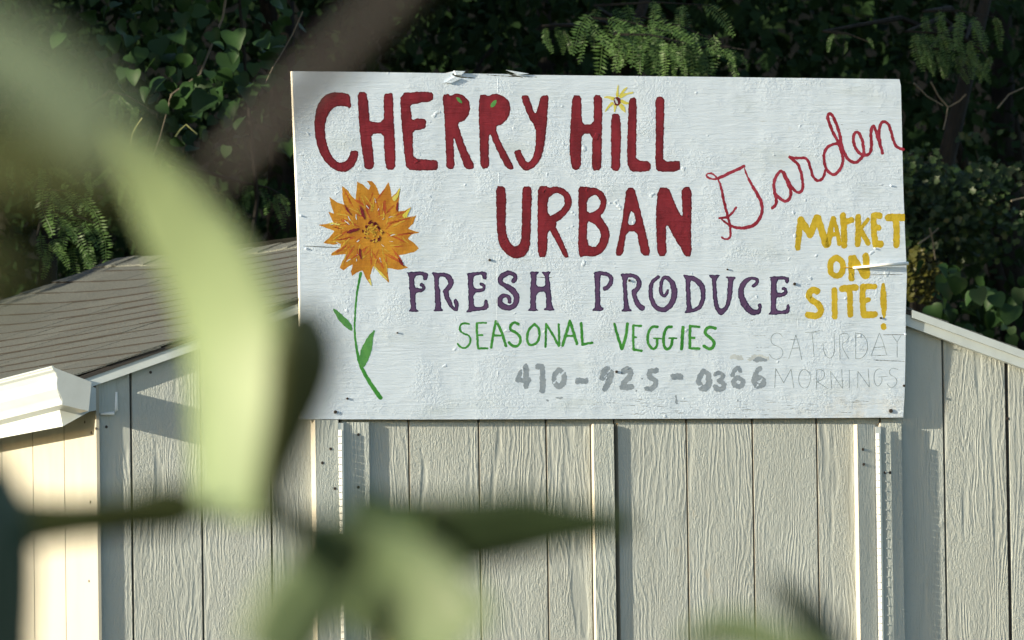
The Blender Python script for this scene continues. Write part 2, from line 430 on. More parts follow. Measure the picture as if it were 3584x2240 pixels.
# remaining rear part of the right slope, unseen from the garden side: one course sheet
V, Fs = [], []
for k in range(NC):
    sp0 = (ER-AX)/NC
    xa = ER-k*sp0; xb = xa-sp0*1.3 if k < NC-1 else AX
    V0, F0 = [], []
    b = len(V)
    V += [(xa, 1.1, top_z(xa)+sag(1.1)+.002), (xb, 1.1, top_z(xb)+sag(1.1)-.004), (xb, Y1R, top_z(xb)-.004), (xa, Y1R, top_z(xa)+.002)]
    Fs += [[b, b+1, b+2, b+3]]
mesh('shingle_courses', V, Fs, M['shingle'], shed, kind='stuff')
# ridge caps
for k in range(16):
    ya = Y0R-.005+k*.262; yb = min(ya+.30, Y1R+.01); s0, s1 = sag(ya), sag(yb); e = .006+.0015*(k % 2); h = .10
    V = []
    for y, s, l in ((ya, s0, .010), (yb, s1, .003)):
        V += [(AX-h, y, AZ-h*SL+s+l), (AX, y, AZ+.004+s+l), (AX+h, y, AZ+SR*h+s+l), (AX-h, y, AZ-h*SL+s+l-e), (AX, y, AZ+.004+s+l-e), (AX+h, y, AZ+SR*h+s+l-e)]
    Fs = [[0, 1, 7, 6], [1, 2, 8, 7], [3, 9, 10, 4], [4, 10, 11, 5], [0, 3, 4, 1], [1, 4, 5, 2], [6, 7, 10, 9], [7, 8, 11, 10], [0, 6, 9, 3], [2, 5, 11, 8]]
    mesh('ridge_cap', V, Fs, M['shingle'], shed)

# eave: soffit box and gutter
def cpx(x, y): return (x/1.89, 800+y/1.89)
gy = -.125
prof = [cpx(*p) for p in ((345, 915), (350, 935), (365, 950), (378, 985), (374, 1020), (378, 1060), (395, 1098), (410, 1128), (409, 1165), (585, 1208), (604, 1015))]
pw = [(float(a[0]), float(a[2])) for a in (at(px, py, gy) for px, py in prof)]
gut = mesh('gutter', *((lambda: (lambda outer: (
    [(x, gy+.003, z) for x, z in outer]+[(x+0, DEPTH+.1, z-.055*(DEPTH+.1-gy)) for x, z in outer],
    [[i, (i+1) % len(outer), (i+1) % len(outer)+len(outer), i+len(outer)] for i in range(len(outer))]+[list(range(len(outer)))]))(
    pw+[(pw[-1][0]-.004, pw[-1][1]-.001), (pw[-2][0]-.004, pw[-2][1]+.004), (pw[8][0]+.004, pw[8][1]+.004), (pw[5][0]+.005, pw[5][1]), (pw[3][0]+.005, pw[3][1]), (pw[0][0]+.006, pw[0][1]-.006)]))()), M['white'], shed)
for p_ in gut.data.polygons: pass
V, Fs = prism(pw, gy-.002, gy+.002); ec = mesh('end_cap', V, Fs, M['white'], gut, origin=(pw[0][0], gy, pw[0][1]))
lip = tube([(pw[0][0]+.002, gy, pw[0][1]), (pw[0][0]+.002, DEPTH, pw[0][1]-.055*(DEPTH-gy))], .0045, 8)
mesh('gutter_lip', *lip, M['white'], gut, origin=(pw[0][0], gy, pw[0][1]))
sp_ = [(205, 1415), (220, 1492), (312, 1441), (338, 1436), (338, 1358), (300, 1340), (262, 1345)]
spw = [(float(a[0]), float(a[2])) for a in (at(px, py, -.02) for px, py in sp_)]
spw[3] = (cx-.013, spw[3][1]); spw[4] = (cx-.013, spw[4][1])
V, Fs = prism(spw, -.02, DEPTH); V = [(x, y, z-(.055*(y+.02) if y > 0 and x < cx-.03 else 0)*.6) for x, y, z in V]
mesh('eave_box', V, Fs, M['fascia'], shed, origin=(spw[0][0], -.02, spw[0][1]))
V, Fs = box(EX+.002, EX+.022, -.034, DEPTH, top_z(EX)-.09, top_z(EX)-.028); mesh('eave_fascia', V, Fs, M['fascia'], shed)

# doors
def board(x0, x1, y0, y1, z0, z1, name, mat, par, label=None, skew=0.):
    V, Fs = box(x0, x1, y0, y1, z0, z1); V = [(x, y+(skew if (x == x1 and y == y0) else 0), z) for x, y, z in V]
    return mesh(name, V, Fs, mat, par, origin=(x0, y0, z0), label=label, mats=[mat, M['edge']], midx=[0, 0, 0, 0, 0, 1])
DZ = .10
dg = lambda p, y=-.012: gx(p, 1650, y)
base = board(dg(1293), dg(2150, -.014), .0125, .02, DZ, dtop-.004, 'door', M['gapdark'], shed, 'left door')
ldoor = base
for a, b in ((1293, 1432), (1432, 1677), (1677, 1913), (1913, 2066)):
    board(dg(a)+(.004 if a > 1293 else .0), dg(b)-(.004 if b < 2066 else 0), -.012, .012, DZ, dtop, 'siding_board', M['siding'], ldoor)
board(dg(1201, -.028), dg(1293, -.028), -.028, .012, DZ, dtop-.001, 'stile', M['trim'], ldoor)
board(dg(2079, -.028)-.0005, dg(2149, -.028), -.030, .012, DZ, dtop-.001, 'stile', M['trim'], ldoor)
rdoor = board(dg(2165, -.016), dg(2986), .0125, .02, DZ, dtop-.004, 'door', M['gapdark'], shed, 'right door')
for a, b in ((2165, 2404), (2404, 2635), (2635, 2860), (2860, 2996)):
    board(dg(a, -.016)+(.004 if a > 2165 else .0), dg(b, -.016)-(.004 if b < 2990 else 0), -.016, .012, DZ, dtop+.005, 'siding_board', M['siding'], rdoor)
board(dg(3003, -.044)-.0005, dg(3070, -.044), -.044, .012, DZ, dtop+.004, 'stile', M['trim'], rdoor, skew=.011)
board(dg(1105, -.037), dg(1186, -.037), -.037, -.0006, ZB, dtop+.006, 'door_casing', M['trim'], shed)
board(dg(3084, -.024), dg(3157, -.024), -.024, -.0006, ZB, dtop+.010, 'door_casing', M['trim'], shed)
board(dg(1105), dg(3157), -.05, .06, -.02, DZ-.01, 'door_sill', M['trim'], shed)
def hinge(xc, y, mat):
    parts = []; z = DZ+.05
    parts.append(box(xc-.010, xc+.012, y+.001, y+.003, DZ+.04, dtop-.004))
    while z < dtop-.03:
        v, f = tube([(xc, y-.004, z), (xc, y-.004, z+.021)], .0062, 8); parts.append((v, f)); z += .0245
    V, Fs = join(parts); return mesh('hinge', V, Fs, mat, shed)
hinge(dg(1194, -.037), -.036, M['metal']); hinge(dg(3077, -.044), -.040, M['metal'])
V, Fs = join([tube([(dg(3098, -.024)+.002, -.0247, z), (dg(3098, -.024)+.002, -.0270, z)], .0022, 6) for z in np.arange(DZ+.05, dtop-.03, .0345)])
mesh('hinge_screws', V, Fs, M['metal'], shed)
for px, py, y in ((527, 1303, 0), (372, 1494, 0), (1157, 1571, -.037), (1172, 1710, -.037), (1254, 1521, -.028), (1254, 1705, -.028), (3020, 1573, -.041), (3023, 1625, -.041), (3097, 1654, -.024), (3115, 1654, -.024), (3527, 1465, 0), (1128, 1620, -.037)):
    p = at(px, py, y); V, Fs = tube([p+np.array([0, .001, 0]), p-np.array([0, .0012, 0])], .0055, 8); mesh('nail_head', V, Fs, M['nail'], shed)
for px, py in ((320, 1514), (297, 1477), (317, 1757), (312, 2034), (345, 1500)):
    p = atx(min(px, 336), py, cx-.012); V, Fs = tube([p+np.array([.001, 0, 0]), p-np.array([.0012, 0, 0])], .005, 8); mesh('nail_head', V, Fs, M['nail'], shed)

# ------------------------------------------------------------------ painted sign
SY = -.032; LEAN = .027; ZS = 2.30      # the board leans out a little towards its top
def atS(px, py, y):
    d = ray(px, py); yy = y-LEAN*(O[2]-ZS); t = (yy-O[1])/(d[..., 1]+LEAN*d[..., 2]); return O+d*t[..., None]
s0 = atS(1049, 1467, SY)
sign = thing('painted_sign', s0, 'white painted plywood sign with red lettering hung on the shed gable above the doors', 'sign')
outline = [(1049, 1467), (1051, 1300), (1050, 1050), (1046, 830), (1037, 600), (1029, 420), (1022, 249), (1300, 252), (1560, 256), (1585, 250), (1625, 257), (1760, 259), (1850, 262), (2400, 268), (2800, 273), (3148, 277),
           (3153, 300), (3156, 420), (3161, 640), (3168, 830), (3174, 960), (3170, 1100), (3169, 1250), (3166, 1380), (3161, 1461), (2700, 1464), (2100, 1466), (1500, 1468)]
opw = [atS(x, y, SY) for x, y in outline]; n = len(opw)
V = [tuple(p) for p in opw]+[(p[0], p[1]+.014, p[2]) for p in opw]
cw = sum(opw[i][0]*opw[(i+1) % n][2]-opw[(i+1) % n][0]*opw[i][2] for i in range(n)) > 0
f = list(range(n)) if cw else list(range(n))[::-1]
Fs = [f, [i+n for i in f[::-1]]]+[[f[(k+1) % n], f[k], f[k]+n, f[(k+1) % n]+n] for k in range(n)]
mesh('board', V, Fs, None, sign, mats=[M['sign'], M['rawedge']], midx=[0]+[1]*(n+1))

def chaikin(P, closed, it=1):
    P = [np.asarray(p, float) for p in P]
    for _ in range(it):
        Q = [] if closed else [P[0]]
        m_ = len(P) if closed else len(P)-1
        for i in range(m_):
            a, b = P[i], P[(i+1) % len(P)]; Q += [a*.78+b*.22, a*.22+b*.78] if closed else [a*.75+b*.25, a*.25+b*.75]
        if not closed: Q.append(P[-1])
        P = Q
    return np.array(P)
def dseg(X, Y, a, b, ra, rb):
    d = b-a; L = max(d@d, 1e-9); t = np.clip(((X-a[0])*d[0]+(Y-a[1])*d[1])/L, 0, 1)
    return np.hypot(X-a[0]-t*d[0], Y-a[1]-t*d[1])-(ra+(rb-ra)*t)
def field(X, Y, shapes):
    Fd = np.full(X.shape, 1e3)
    for s in shapes:
        if s[0] in ('s', 'cut'):
            P, r = s[1], s[2]; D = np.full(X.shape, 1e3)
            for i in range(len(P)-1): D = np.minimum(D, dseg(X, Y, P[i], P[i+1], r[i], r[i+1]))
            if s[0] == 's': Fd = np.minimum(Fd, D)
            else: Fd = np.maximum(Fd, -D)
        else:
            D = np.full(X.shape, 1e3); ins = np.zeros(X.shape, bool)
            for P in s[1]:
                for i in range(len(P)):
                    a, b = P[i], P[(i+1) % len(P)]; D = np.minimum(D, dseg(X, Y, a, b, 0, 0))
                    c = ((a[1] > Y) != (b[1] > Y)) & (X < (b[0]-a[0])*(Y-a[1])/(b[1]-a[1]+1e-12)+a[0]); ins ^= c
            Fd = np.minimum(Fd, np.where(ins, -D, D))
    return Fd
def wob(X, Y, k):
    return (np.sin(X*.21+Y*.13+k)+np.sin(X*.11-Y*.27+2.1*k)+.7*np.sin(X*.47+Y*.39+k*1.7)+.6*np.sin(Y*.61-X*.33+k*.3))
def trace(groups, step, inset, wb):
    """marching squares over signed distance; returns polygons in photograph pixels"""
    V, Fs = [], []
    for k, shapes in enumerate(groups):
        allp = np.concatenate([np.concatenate(s[1]) if s[0] == 'p' else s[1] for s in shapes if s[0] != 'cut'])
        mr = max([max(s[2]) for s in shapes if s[0] == 's']+[0])+4
        x0, y0 = allp.min(0)-mr; x1, y1 = allp.max(0)+mr
        xs = np.arange(x0, x1+step, step); ys = np.arange(y0, y1+step, step); X, Y = np.meshgrid(xs, ys)
        D = field(X, Y, shapes)+inset+wb*wob(X, Y, k*1.3)
        I = D < 0
        full = I[:-1, :-1] & I[1:, :-1] & I[:-1, 1:] & I[1:, 1:]; anyi = I[:-1, :-1] | I[1:, :-1] | I[:-1, 1:] | I[1:, 1:]
        for j in range(full.shape[0]):
            row = np.concatenate([[0], full[j].astype(int), [0]]); d = np.diff(row)
            for a, b in zip(np.where(d == 1)[0], np.where(d == -1)[0]):
                n_ = len(V); V += [(xs[a], ys[j+1]), (xs[b], ys[j+1]), (xs[b], ys[j]), (xs[a], ys[j])]; Fs.append([n_, n_+1, n_+2, n_+3])
        for j, i in zip(*np.where(anyi & ~full)):
            c = [(i, j+1), (i+1, j+1), (i+1, j), (i, j)]; poly = []
            for q in range(4):
                (ia, ja), (ib, jb) = c[q], c[(q+1) % 4]; da, db = D[ja, ia], D[jb, ib]
                if da < 0: poly.append((xs[ia], ys[ja]))
                if (da < 0) != (db < 0):
                    t = da/(da-db); poly.append((xs[ia]+(xs[ib]-xs[ia])*t, ys[ja]+(ys[jb]-ys[ja])*t))
            if len(poly) >= 3: n_ = len(V); V += poly; Fs.append(list(range(n_, n_+len(poly))))
    return np.array(V), Fs
SIGN_X = [1022., 3174.]
def paint(name, crop, groups, mat, layer=1, step=1.7, inset=0., wb=.5, label=None):
    """groups: list of letters; letter = list of ('s',pts,width) | ('p',[pts,hole..]) | ('cut',pts,w), all in crop coordinates"""
    ox, oy, k = crop; G_ = []
    for letter in groups:
        L = []
        for s in letter:
            if s[0] == 'p': L.append(('p', [(chaikin(p, True, s[2] if len(s) > 2 else 1)/k+[ox, oy]) for p in s[1]]))
            else:
                w = s[2]; P = [np.array(p, float) for p in s[1]]
                ws = [w]*len(P) if np.isscalar(w) else list(w)
                A = np.array([[*p, q] for p, q in zip(P, ws)])
                A = chaikin(A, False, 2 if len(P) > 2 else 0) if len(P) > 2 else A
                L.append((s[0], A[:, :2]/k+[ox, oy], A[:, 2]/2/k))
        G_.append(L)
    V, Fs = trace(G_, step, inset, wb)
    V[:, 0] = np.clip(V[:, 0], 1024, 3167)
    y = SY-.00016*layer
    return mesh(name, atS(V[:, 0], V[:, 1], y), Fs, mat, sign, label=label)
S_ = lambda w, *p: ('s', list(p), w)
P_ = lambda *p: ('p', [list(p)])
PH = lambda o, *h: ('p', [list(o)]+[list(q) for q in h])
K1 = (1000, 220, 2.16); K2 = (1900, 220, 1.8615); K3 = (1000, 850, 2.16); K4 = (1900, 850, 1.8615)
cherry = [
 [P_((355,222),(440,225),(480,235),(492,280),(493,350),(455,330),(400,325),(350,345),(315,400),(297,470),(298,540),(310,610),(335,680),(370,735),(415,757),(450,745),(475,715),(490,668),(520,660),(548,668),(550,700),(535,750),(505,795),(460,825),(410,825),(350,800),(300,750),(260,690),(230,600),(217,510),(217,420),(235,330),(280,260),(320,232))],
 [P_((542,222),(608,218),(625,300),(632,400),(637,447),(740,447),(742,350),(738,235),(800,225),(812,240),(815,400),(825,560),(830,700),(828,808),(762,808),(750,740),(742,620),(740,533),(645,538),(655,620),(668,740),(665,800),(600,808),(590,750),(570,620),(555,480),(548,350))],
 [P_((865,228),(1000,218),(1100,218),(1118,240),(1112,290),(1030,300),(940,318),(950,380),(955,432),(990,420),(1045,422),(1063,440),(1062,480),(1040,505),(960,510),(962,620),(965,725),(1100,732),(1152,738),(1150,790),(1140,812),(1020,815),(915,808),(900,720),(885,560),(870,400))],
 [P_((1182,240),(1230,235),(1245,250),(1290,228),(1340,240),(1385,285),(1397,340),(1380,400),(1340,445),(1300,455),(1320,520),(1360,640),(1410,740),(1430,795),(1400,805),(1355,800),(1330,730),(1290,620),(1268,550),(1272,680),(1278,800),(1215,806),(1212,700),(1205,540),(1198,380))],
 [P_((1462,245),(1510,235),(1525,252),(1580,230),(1640,245),(1690,290),(1702,350),(1680,420),(1635,465),(1585,485),(1620,590),(1680,700),(1728,795),(1710,808),(1670,800),(1620,710),(1570,600),(1538,520),(1535,680),(1540,795),(1475,802),(1468,700),(1465,560),(1458,400))],
 [P_((1775,250),(1830,240),(1850,290),(1885,395),(1910,330),(1925,250),(1990,240),(1985,300),(1978,400),(1975,470),(1965,540),(1955,640),(1930,720),(1890,780),(1840,815),(1800,812),(1765,775),(1740,720),(1722,665),(1775,652),(1790,700),(1825,752),(1855,740),(1880,680),(1892,580),(1888,490),(1840,420),(1800,320))]]
hill = [
 [P_((192,210),(250,212),(252,300),(255,400),(330,400),(332,300),(330,208),(385,210),(388,300),(385,450),(383,600),(380,702),(318,700),(320,600),(322,462),(255,462),(250,560),(248,690),(195,700),(180,640),(172,560),(178,430),(185,320))],
 [P_((445,340),(470,328),(500,335),(508,400),(510,500),(505,600),(503,703),(445,705),(445,600),(443,480))],
 [P_((560,232),(608,222),(612,300),(610,450),(608,560),(608,635),(702,640),(703,700),(650,712),(570,708),(550,660),(548,560),(553,400),(557,300))],
 [P_((732,222),(790,218),(792,300),(788,450),(785,560),(785,645),(890,635),(897,670),(890,705),(800,712),(738,705),(732,640),(735,500),(735,350))]]
urban1 = [[P_((1588,932),(1655,932),(1668,1010),(1665,1120),(1662,1250),(1680,1330),(1715,1385),(1755,1385),(1780,1340),(1785,1200),(1785,1050),(1790,935),(1855,930),(1862,1000),(1855,1150),(1852,1300),(1845,1400),(1810,1460),(1760,1480),(1710,1475),(1650,1430),(1610,1370),(1595,1250),(1592,1100))]]
toK2 = lambda p: ((1000+p[0]/2.16-1900)*1.8615, (p[1]/2.16)*1.8615)
urban = [[('p', [[toK2(q) for q in urban1[0][0][1][0]]])],
 [PH([(-33,805),(22,800),(35,815),(75,802),(130,815),(175,850),(192,900),(180,950),(140,1000),(75,1050),(120,1140),(175,1268),(140,1272),(95,1180),(32,1070),(28,1265),(-33,1268),(-35,1100),(-35,950)],[(30,885),(75,850),(110,850),(140,880),(142,925),(110,965),(33,1005)])],
 [PH([(232,805),(275,805),(300,812),(345,812),(390,840),(415,880),(415,930),(400,970),(372,998),(420,1060),(438,1110),(425,1180),(395,1235),(330,1265),(285,1258),(235,1268),(228,1160),(235,1050),(230,900)],[(285,895),(330,858),(360,870),(378,910),(360,955),(290,985)],[(288,1030),(330,1045),(370,1090),(380,1130),(360,1180),(335,1203),(288,1180)])],
 [PH([(545,815),(595,812),(620,900),(650,1020),(680,1140),(703,1255),(645,1258),(625,1180),(612,1100),(545,1100),(530,1200),(518,1255),(470,1258),(490,1160),(515,1040),(530,920)],[(570,960),(600,990),(605,1052),(552,1058)])],
 [P_((750,812),(820,810),(850,890),(890,980),(912,1000),(905,900),(902,812),(968,806),(970,950),(965,1100),(970,1262),(922,1262),(905,1215),(860,1150),(805,1040),(802,1140),(808,1258),(748,1258),(740,1150),(735,980))]]
for nm, K, Gp in (('CHERRY', K1, cherry), ('HiLL', K2, hill), ('URBAN', K2, urban)):
    paint('painted_word', K, Gp, M['reddark'], 1, label='red painted word '+nm)
    paint('paint_fill', K, Gp, M['red'], 2, inset=4.)
KA = (2450, 370, 3.086)
garden = [
 [S_(20,(200,775),(165,795),(110,790),(68,765),(75,735),(110,728),(150,745),(195,790)), S_(34,(200,785),(300,735),(390,695),(475,655)),
  S_([14,18,30,36,38,34,34,36,40,36,28,16],(475,660),(500,740),(550,840),(610,940),(660,1030),(675,1110),(660,1190),(610,1270),(550,1305),(470,1325),(345,1310),(215,1215)),
  S_([16,28,30,30,28,28,26,24,22,20,16],(195,795),(230,880),(250,1000),(275,1100),(300,1200),(325,1290),(330,1370),(325,1420),(290,1445),(255,1440),(232,1420)),
  S_(26,(390,1100),(350,1160),(300,1205),(210,1215))],
 [S_(34,(780,1105),(820,1070),(825,1020),(810,950),(795,880),(805,800),(840,730),(880,700),(910,750),(940,820),(975,900),(985,960),(960,1020),(920,1035),(870,1010),(820,960)),
  S_(32,(905,720),(960,830),(1010,910),(1060,945),(1105,920),(1112,850),(1100,760),(1080,680),(1050,620),(1010,590),(970,555)),
  S_(30,(975,555),(1050,572),(1140,555),(1175,610),(1200,700),(1220,770),(1260,812),(1300,810),(1340,760),(1352,700))],
 [S_(32,(1480,410),(1430,415),(1360,460),(1335,540),(1345,640),(1380,710),(1440,755),(1500,710),(1540,640),(1545,560),(1520,470),(1490,400)),
  S_(34,(1500,400),(1440,300),(1400,200),(1375,120),(1390,82),(1430,100),(1470,190),(1505,290),(1520,370),(1530,440),(1570,540),(1620,600),(1680,620),(1730,580),(1760,540)),
  S_(34,(1770,520),(1765,430),(1740,330),(1700,280),(1665,300),(1652,370),(1670,440),(1720,520),(1790,545),(1840,510),(1855,440),(1845,340),(1850,240),(1870,215),(1895,250),(1920,350),(1950,430),(1970,510)),
  S_(32,(1945,400),(1930,290),(1945,200),(1980,165),(2030,190),(2060,260),(2080,350),(2110,430),(2150,460),(2195,472))]]
paint('painted_word', KA, garden, M['crimson'], 1, 1.4, label='thin crimson cursive word Garden')
KB = (2740, 720, 3.287)
market = [[S_([60,75,60],(170,490),(185,330),(200,150)),S_(80,(205,160),(315,335)),S_(80,(315,335),(390,140)),S_(80,(400,140),(440,260),(495,450))],
 [S_(65,(520,450),(545,290),(580,150)),S_(50,(580,140),(625,290),(650,440)),S_(50,(560,330),(630,330))],
 [S_(72,(690,110),(705,300),(705,460)),S_(72,(740,180),(790,165))],
 [S_(70,(865,130),(870,300),(860,440)),S_(45,(980,160),(890,270)),S_(60,(890,270),(980,430))],
 [S_(70,(1045,110),(1045,290),(1065,450)),S_(75,(1060,110),(1110,115)),S_(70,(1070,250),(1100,255)),S_(85,(1080,440),(1120,440))],
 [S_(88,(1215,138),(1385,135)),S_(75,(1300,150),(1310,300),(1305,450))]]
on = [[S_(68,(615,595),(685,640),(697,720),(670,790),(615,815),(555,780),(540,700),(560,625),(618,595))],[S_(70,(785,600),(790,840)),S_(72,(815,600),(940,810)),S_(78,(955,580),(965,800))]]
site = [[S_(74,(395,985),(360,965),(310,985),(295,1040),(330,1090),(400,1125),(440,1180),(430,1240),(380,1275),(290,1255))],[S_(68,(593,970),(597,1275))],
 [S_(78,(685,955),(835,940)),S_(68,(770,950),(775,1255))],[S_(70,(920,930),(915,1090),(930,1260)),S_(65,(940,930),(1055,930)),S_(58,(930,1088),(985,1085)),S_(78,(950,1258),(1055,1250))],
 [S_([36,76,76,30],(1155,905),(1155,1020),(1160,1150),(1165,1285)),S_(64,(1158,1382),(1160,1400))]]
for nm, g_ in (('MArKET', market), ('ON', on), ('SITE!', site)): paint('painted_word', KB, g_, M['yellow'], 1, label='yellow painted word '+nm)
KC = (1400, 930, 4.321); KD = (2060, 930, 3.270)
fresh = [[P_((95,95),(420,90),(418,215),(355,218),(350,160),(310,140),(215,155),(215,320),(300,345),(330,345),(340,315),(305,310),(308,265),(345,262),(380,300),(380,360),(330,400),(230,405),(235,560),(240,650),(280,685),(270,698),(135,695),(130,675),(165,655),(155,500),(140,300),(135,140))],
 [P_((478,100),(560,105),(700,110),(780,160),(812,220),(800,300),(765,350),(730,390),(740,450),(780,550),(820,640),(835,620),(815,560),(815,510),(845,495),(880,540),(885,640),(870,685),(825,685),(750,620),(700,540),(665,450),(645,375),(700,320),(730,270),(720,210),(670,165),(585,155),(585,300),(605,370),(612,500),(620,640),(650,665),(640,685),(510,690),(505,675),(535,650),(528,400),(515,150))],
 [P_((1000,115),(1310,80),(1312,205),(1255,205),(1245,135),(1180,135),(1105,165),(1110,345),(1200,350),(1255,340),(1245,305),(1205,300),(1205,262),(1245,255),(1290,300),(1295,350),(1250,395),(1110,412),(1115,620),(1200,630),(1275,605),(1275,520),(1325,515),(1340,660),(1180,680),(1010,705),(1005,690),(1040,660),(1035,400),(1025,140))],
 [S_([66,58,56,60,72,78,72,60,66,90,90,84,80,70,84,92,84,72,58,52,54],(1718,235),(1752,190),(1740,145),(1690,115),(1620,110),(1550,145),(1508,210),(1520,262),(1590,300),(1680,350),(1745,420),(1770,500),(1745,585),(1690,635),(1600,635),(1530,600),(1500,540),(1520,480),(1580,445),(1650,470),(1660,545))],
 [P_((1955,92),(2090,90),(2095,105),(2060,140),(2058,320),(2195,320),(2200,170),(2145,100),(2150,92),(2275,90),(2270,115),(2245,140),(2265,250),(2285,450),(2300,620),(2335,655),(2330,675),(2180,675),(2180,655),(2215,635),(2210,500),(2200,385),(2060,405),(2050,640),(2090,670),(2085,680),(1935,685),(1935,670),(1975,640),(1970,400),(1985,140))]]
produce = [[P_((50,75),(170,60),(260,95),(285,150),(275,220),(230,270),(170,290),(162,240),(205,230),(235,190),(235,140),(200,110),(130,110),(130,300),(135,470),(175,490),(165,515),(50,518),(50,500),(75,480),(75,300),(68,110))],
 [P_((360,90),(520,90),(580,130),(610,190),(595,260),(545,310),(560,380),(600,440),(645,470),(635,520),(570,500),(520,420),(500,340),(485,285),(540,250),(555,190),(530,140),(435,130),(440,300),(460,480),(495,510),(485,525),(380,522),(380,508),(405,490),(398,300),(385,130))],
 [S_([36,40,44,46,50,52,54,60,66,68,64,50,38,36,36,40,34,30,24],(795,130),(740,170),(710,230),(708,320),(730,420),(785,490),(850,508),(915,480),(960,420),(985,330),(975,230),(930,155),(875,120),(838,170),(825,230),(825,310),(862,352),(895,320),(905,280))],
 [PH([(1080,105),(1130,108),(1220,120),(1300,180),(1340,260),(1335,380),(1300,480),(1230,525),(1100,545),(1095,530),(1125,505),(1115,300),(1110,150)],[(1160,160),(1220,190),(1280,260),(1290,360),(1260,450),(1210,490),(1175,490),(1165,330)])],
 [P_((1385,105),(1500,105),(1495,120),(1460,155),(1465,300),(1480,430),(1500,490),(1550,490),(1580,420),(1590,280),(1600,160),(1565,125),(1685,128),(1680,145),(1655,165),(1645,300),(1625,430),(1580,520),(1530,565),(1495,560),(1445,490),(1425,380),(1415,160),(1385,120))],
 [P_((1860,230),(1910,200),(1915,165),(1860,160),(1810,200),(1775,270),(1780,350),(1830,440),(1880,500),(1915,510),(1945,490),(1940,435),(1980,435),(1980,500),(1955,555),(1890,570),(1820,540),(1755,470),(1720,380),(1710,280),(1740,190),(1800,140),(1880,125),(1940,145),(1955,180),(1930,225),(1890,255))],
 [P_((2060,125),(2295,120),(2285,200),(2255,200),(2245,155),(2150,160),(2150,300),(2200,315),(2240,300),(2240,280),(2210,270),(2215,245),(2260,250),(2280,290),(2260,340),(2200,360),(2145,360),(2145,510),(2200,520),(2265,500),(2270,440),(2295,440),(2305,545),(2180,555),(2065,562),(2062,550),(2090,530),(2085,300),(2090,150))]]
for nm, K, g_ in (('FRESH', KC, fresh), ('PRODUCE', KD, produce)):
    paint('painted_word', K, g_, M['navy'], 1, 1.3, inset=-.6, label='purple painted word '+nm)
    paint('paint_fill', K, g_, M['purple'], 2, 1.3, inset=2.6)
seasonal = [[S_(30,(1045,880),(960,865),(905,900),(900,980),(960,1030),(1040,1050),(1070,1110),(1050,1200),(970,1255),(900,1220),(870,1180))],
 [S_(35,(1160,870),(1165,1050),(1180,1240)),S_(28,(1160,865),(1300,865)),S_(28,(1180,1050),(1245,1050)),S_(32,(1180,1252),(1320,1248))],
 [S_(38,(1380,1240),(1400,1080),(1450,840)),S_(42,(1460,850),(1540,1000),(1600,1210)),S_(32,(1410,1055),(1530,1055))],
 [S_(42,(1790,885),(1730,850),(1670,900),(1665,970),(1740,1000),(1800,1050),(1830,1120),(1800,1200),(1740,1225),(1680,1200),(1650,1160))],
 [S_(38,(2030,885),(2100,940),(2115,1050),(2080,1160),(1990,1210),(1930,1180),(1920,1060),(1950,950),(2035,885))],
 [S_(34,(2210,880),(2200,1230)),S_(36,(2210,890),(2300,1020),(2400,1215)),S_(34,(2400,890),(2410,1200))],
 [S_(44,(2460,1205),(2510,1030),(2570,835)),S_(44,(2570,835),(2610,960),(2675,1180)),S_(34,(2500,1060),(2620,1060))],
 [S_(42,(2740,870),(2760,1190)),S_(38,(2760,1190),(2905,1165))]]
veggies = [[S_([28,32,36],(295,665),(330,800),(380,950)),S_(34,(445,665),(430,800),(385,950))],[S_(28,(512,685),(510,820),(515,960)),S_(26,(515,685),(600,690)),S_(20,(515,820),(545,820)),S_(28,(515,960),(605,972))],
 [S_(31,(790,700),(730,692),(685,750),(670,850),(700,930),(745,960),(785,920),(785,840)),S_(20,(745,830),(830,835))],
 [S_(33,(950,700),(900,697),(862,770),(855,870),(870,940),(905,962),(950,920),(960,835)),S_(20,(920,830),(1005,830))],[S_(38,(1080,705),(1065,950))],
 [S_(33,(1160,690),(1158,940)),S_(28,(1160,692),(1265,700)),S_(27,(1170,825),(1210,825)),S_(30,(1170,945),(1265,950))],
 [S_(36,(1450,715),(1390,697),(1335,730),(1335,785),(1400,830),(1440,870),(1430,930),(1380,960),(1320,920))]]
paint('painted_word', KC, seasonal, M['green'], 1, 1.4, wb=.35, label='green painted word SEASONAL')
paint('painted_word', KD, veggies, M['green'], 1, 1.4, wb=.35, label='green painted word VEGGIES')
KE = (1780, 1240, 2.630); C_ = lambda w, *p: ('cut', list(p), w)
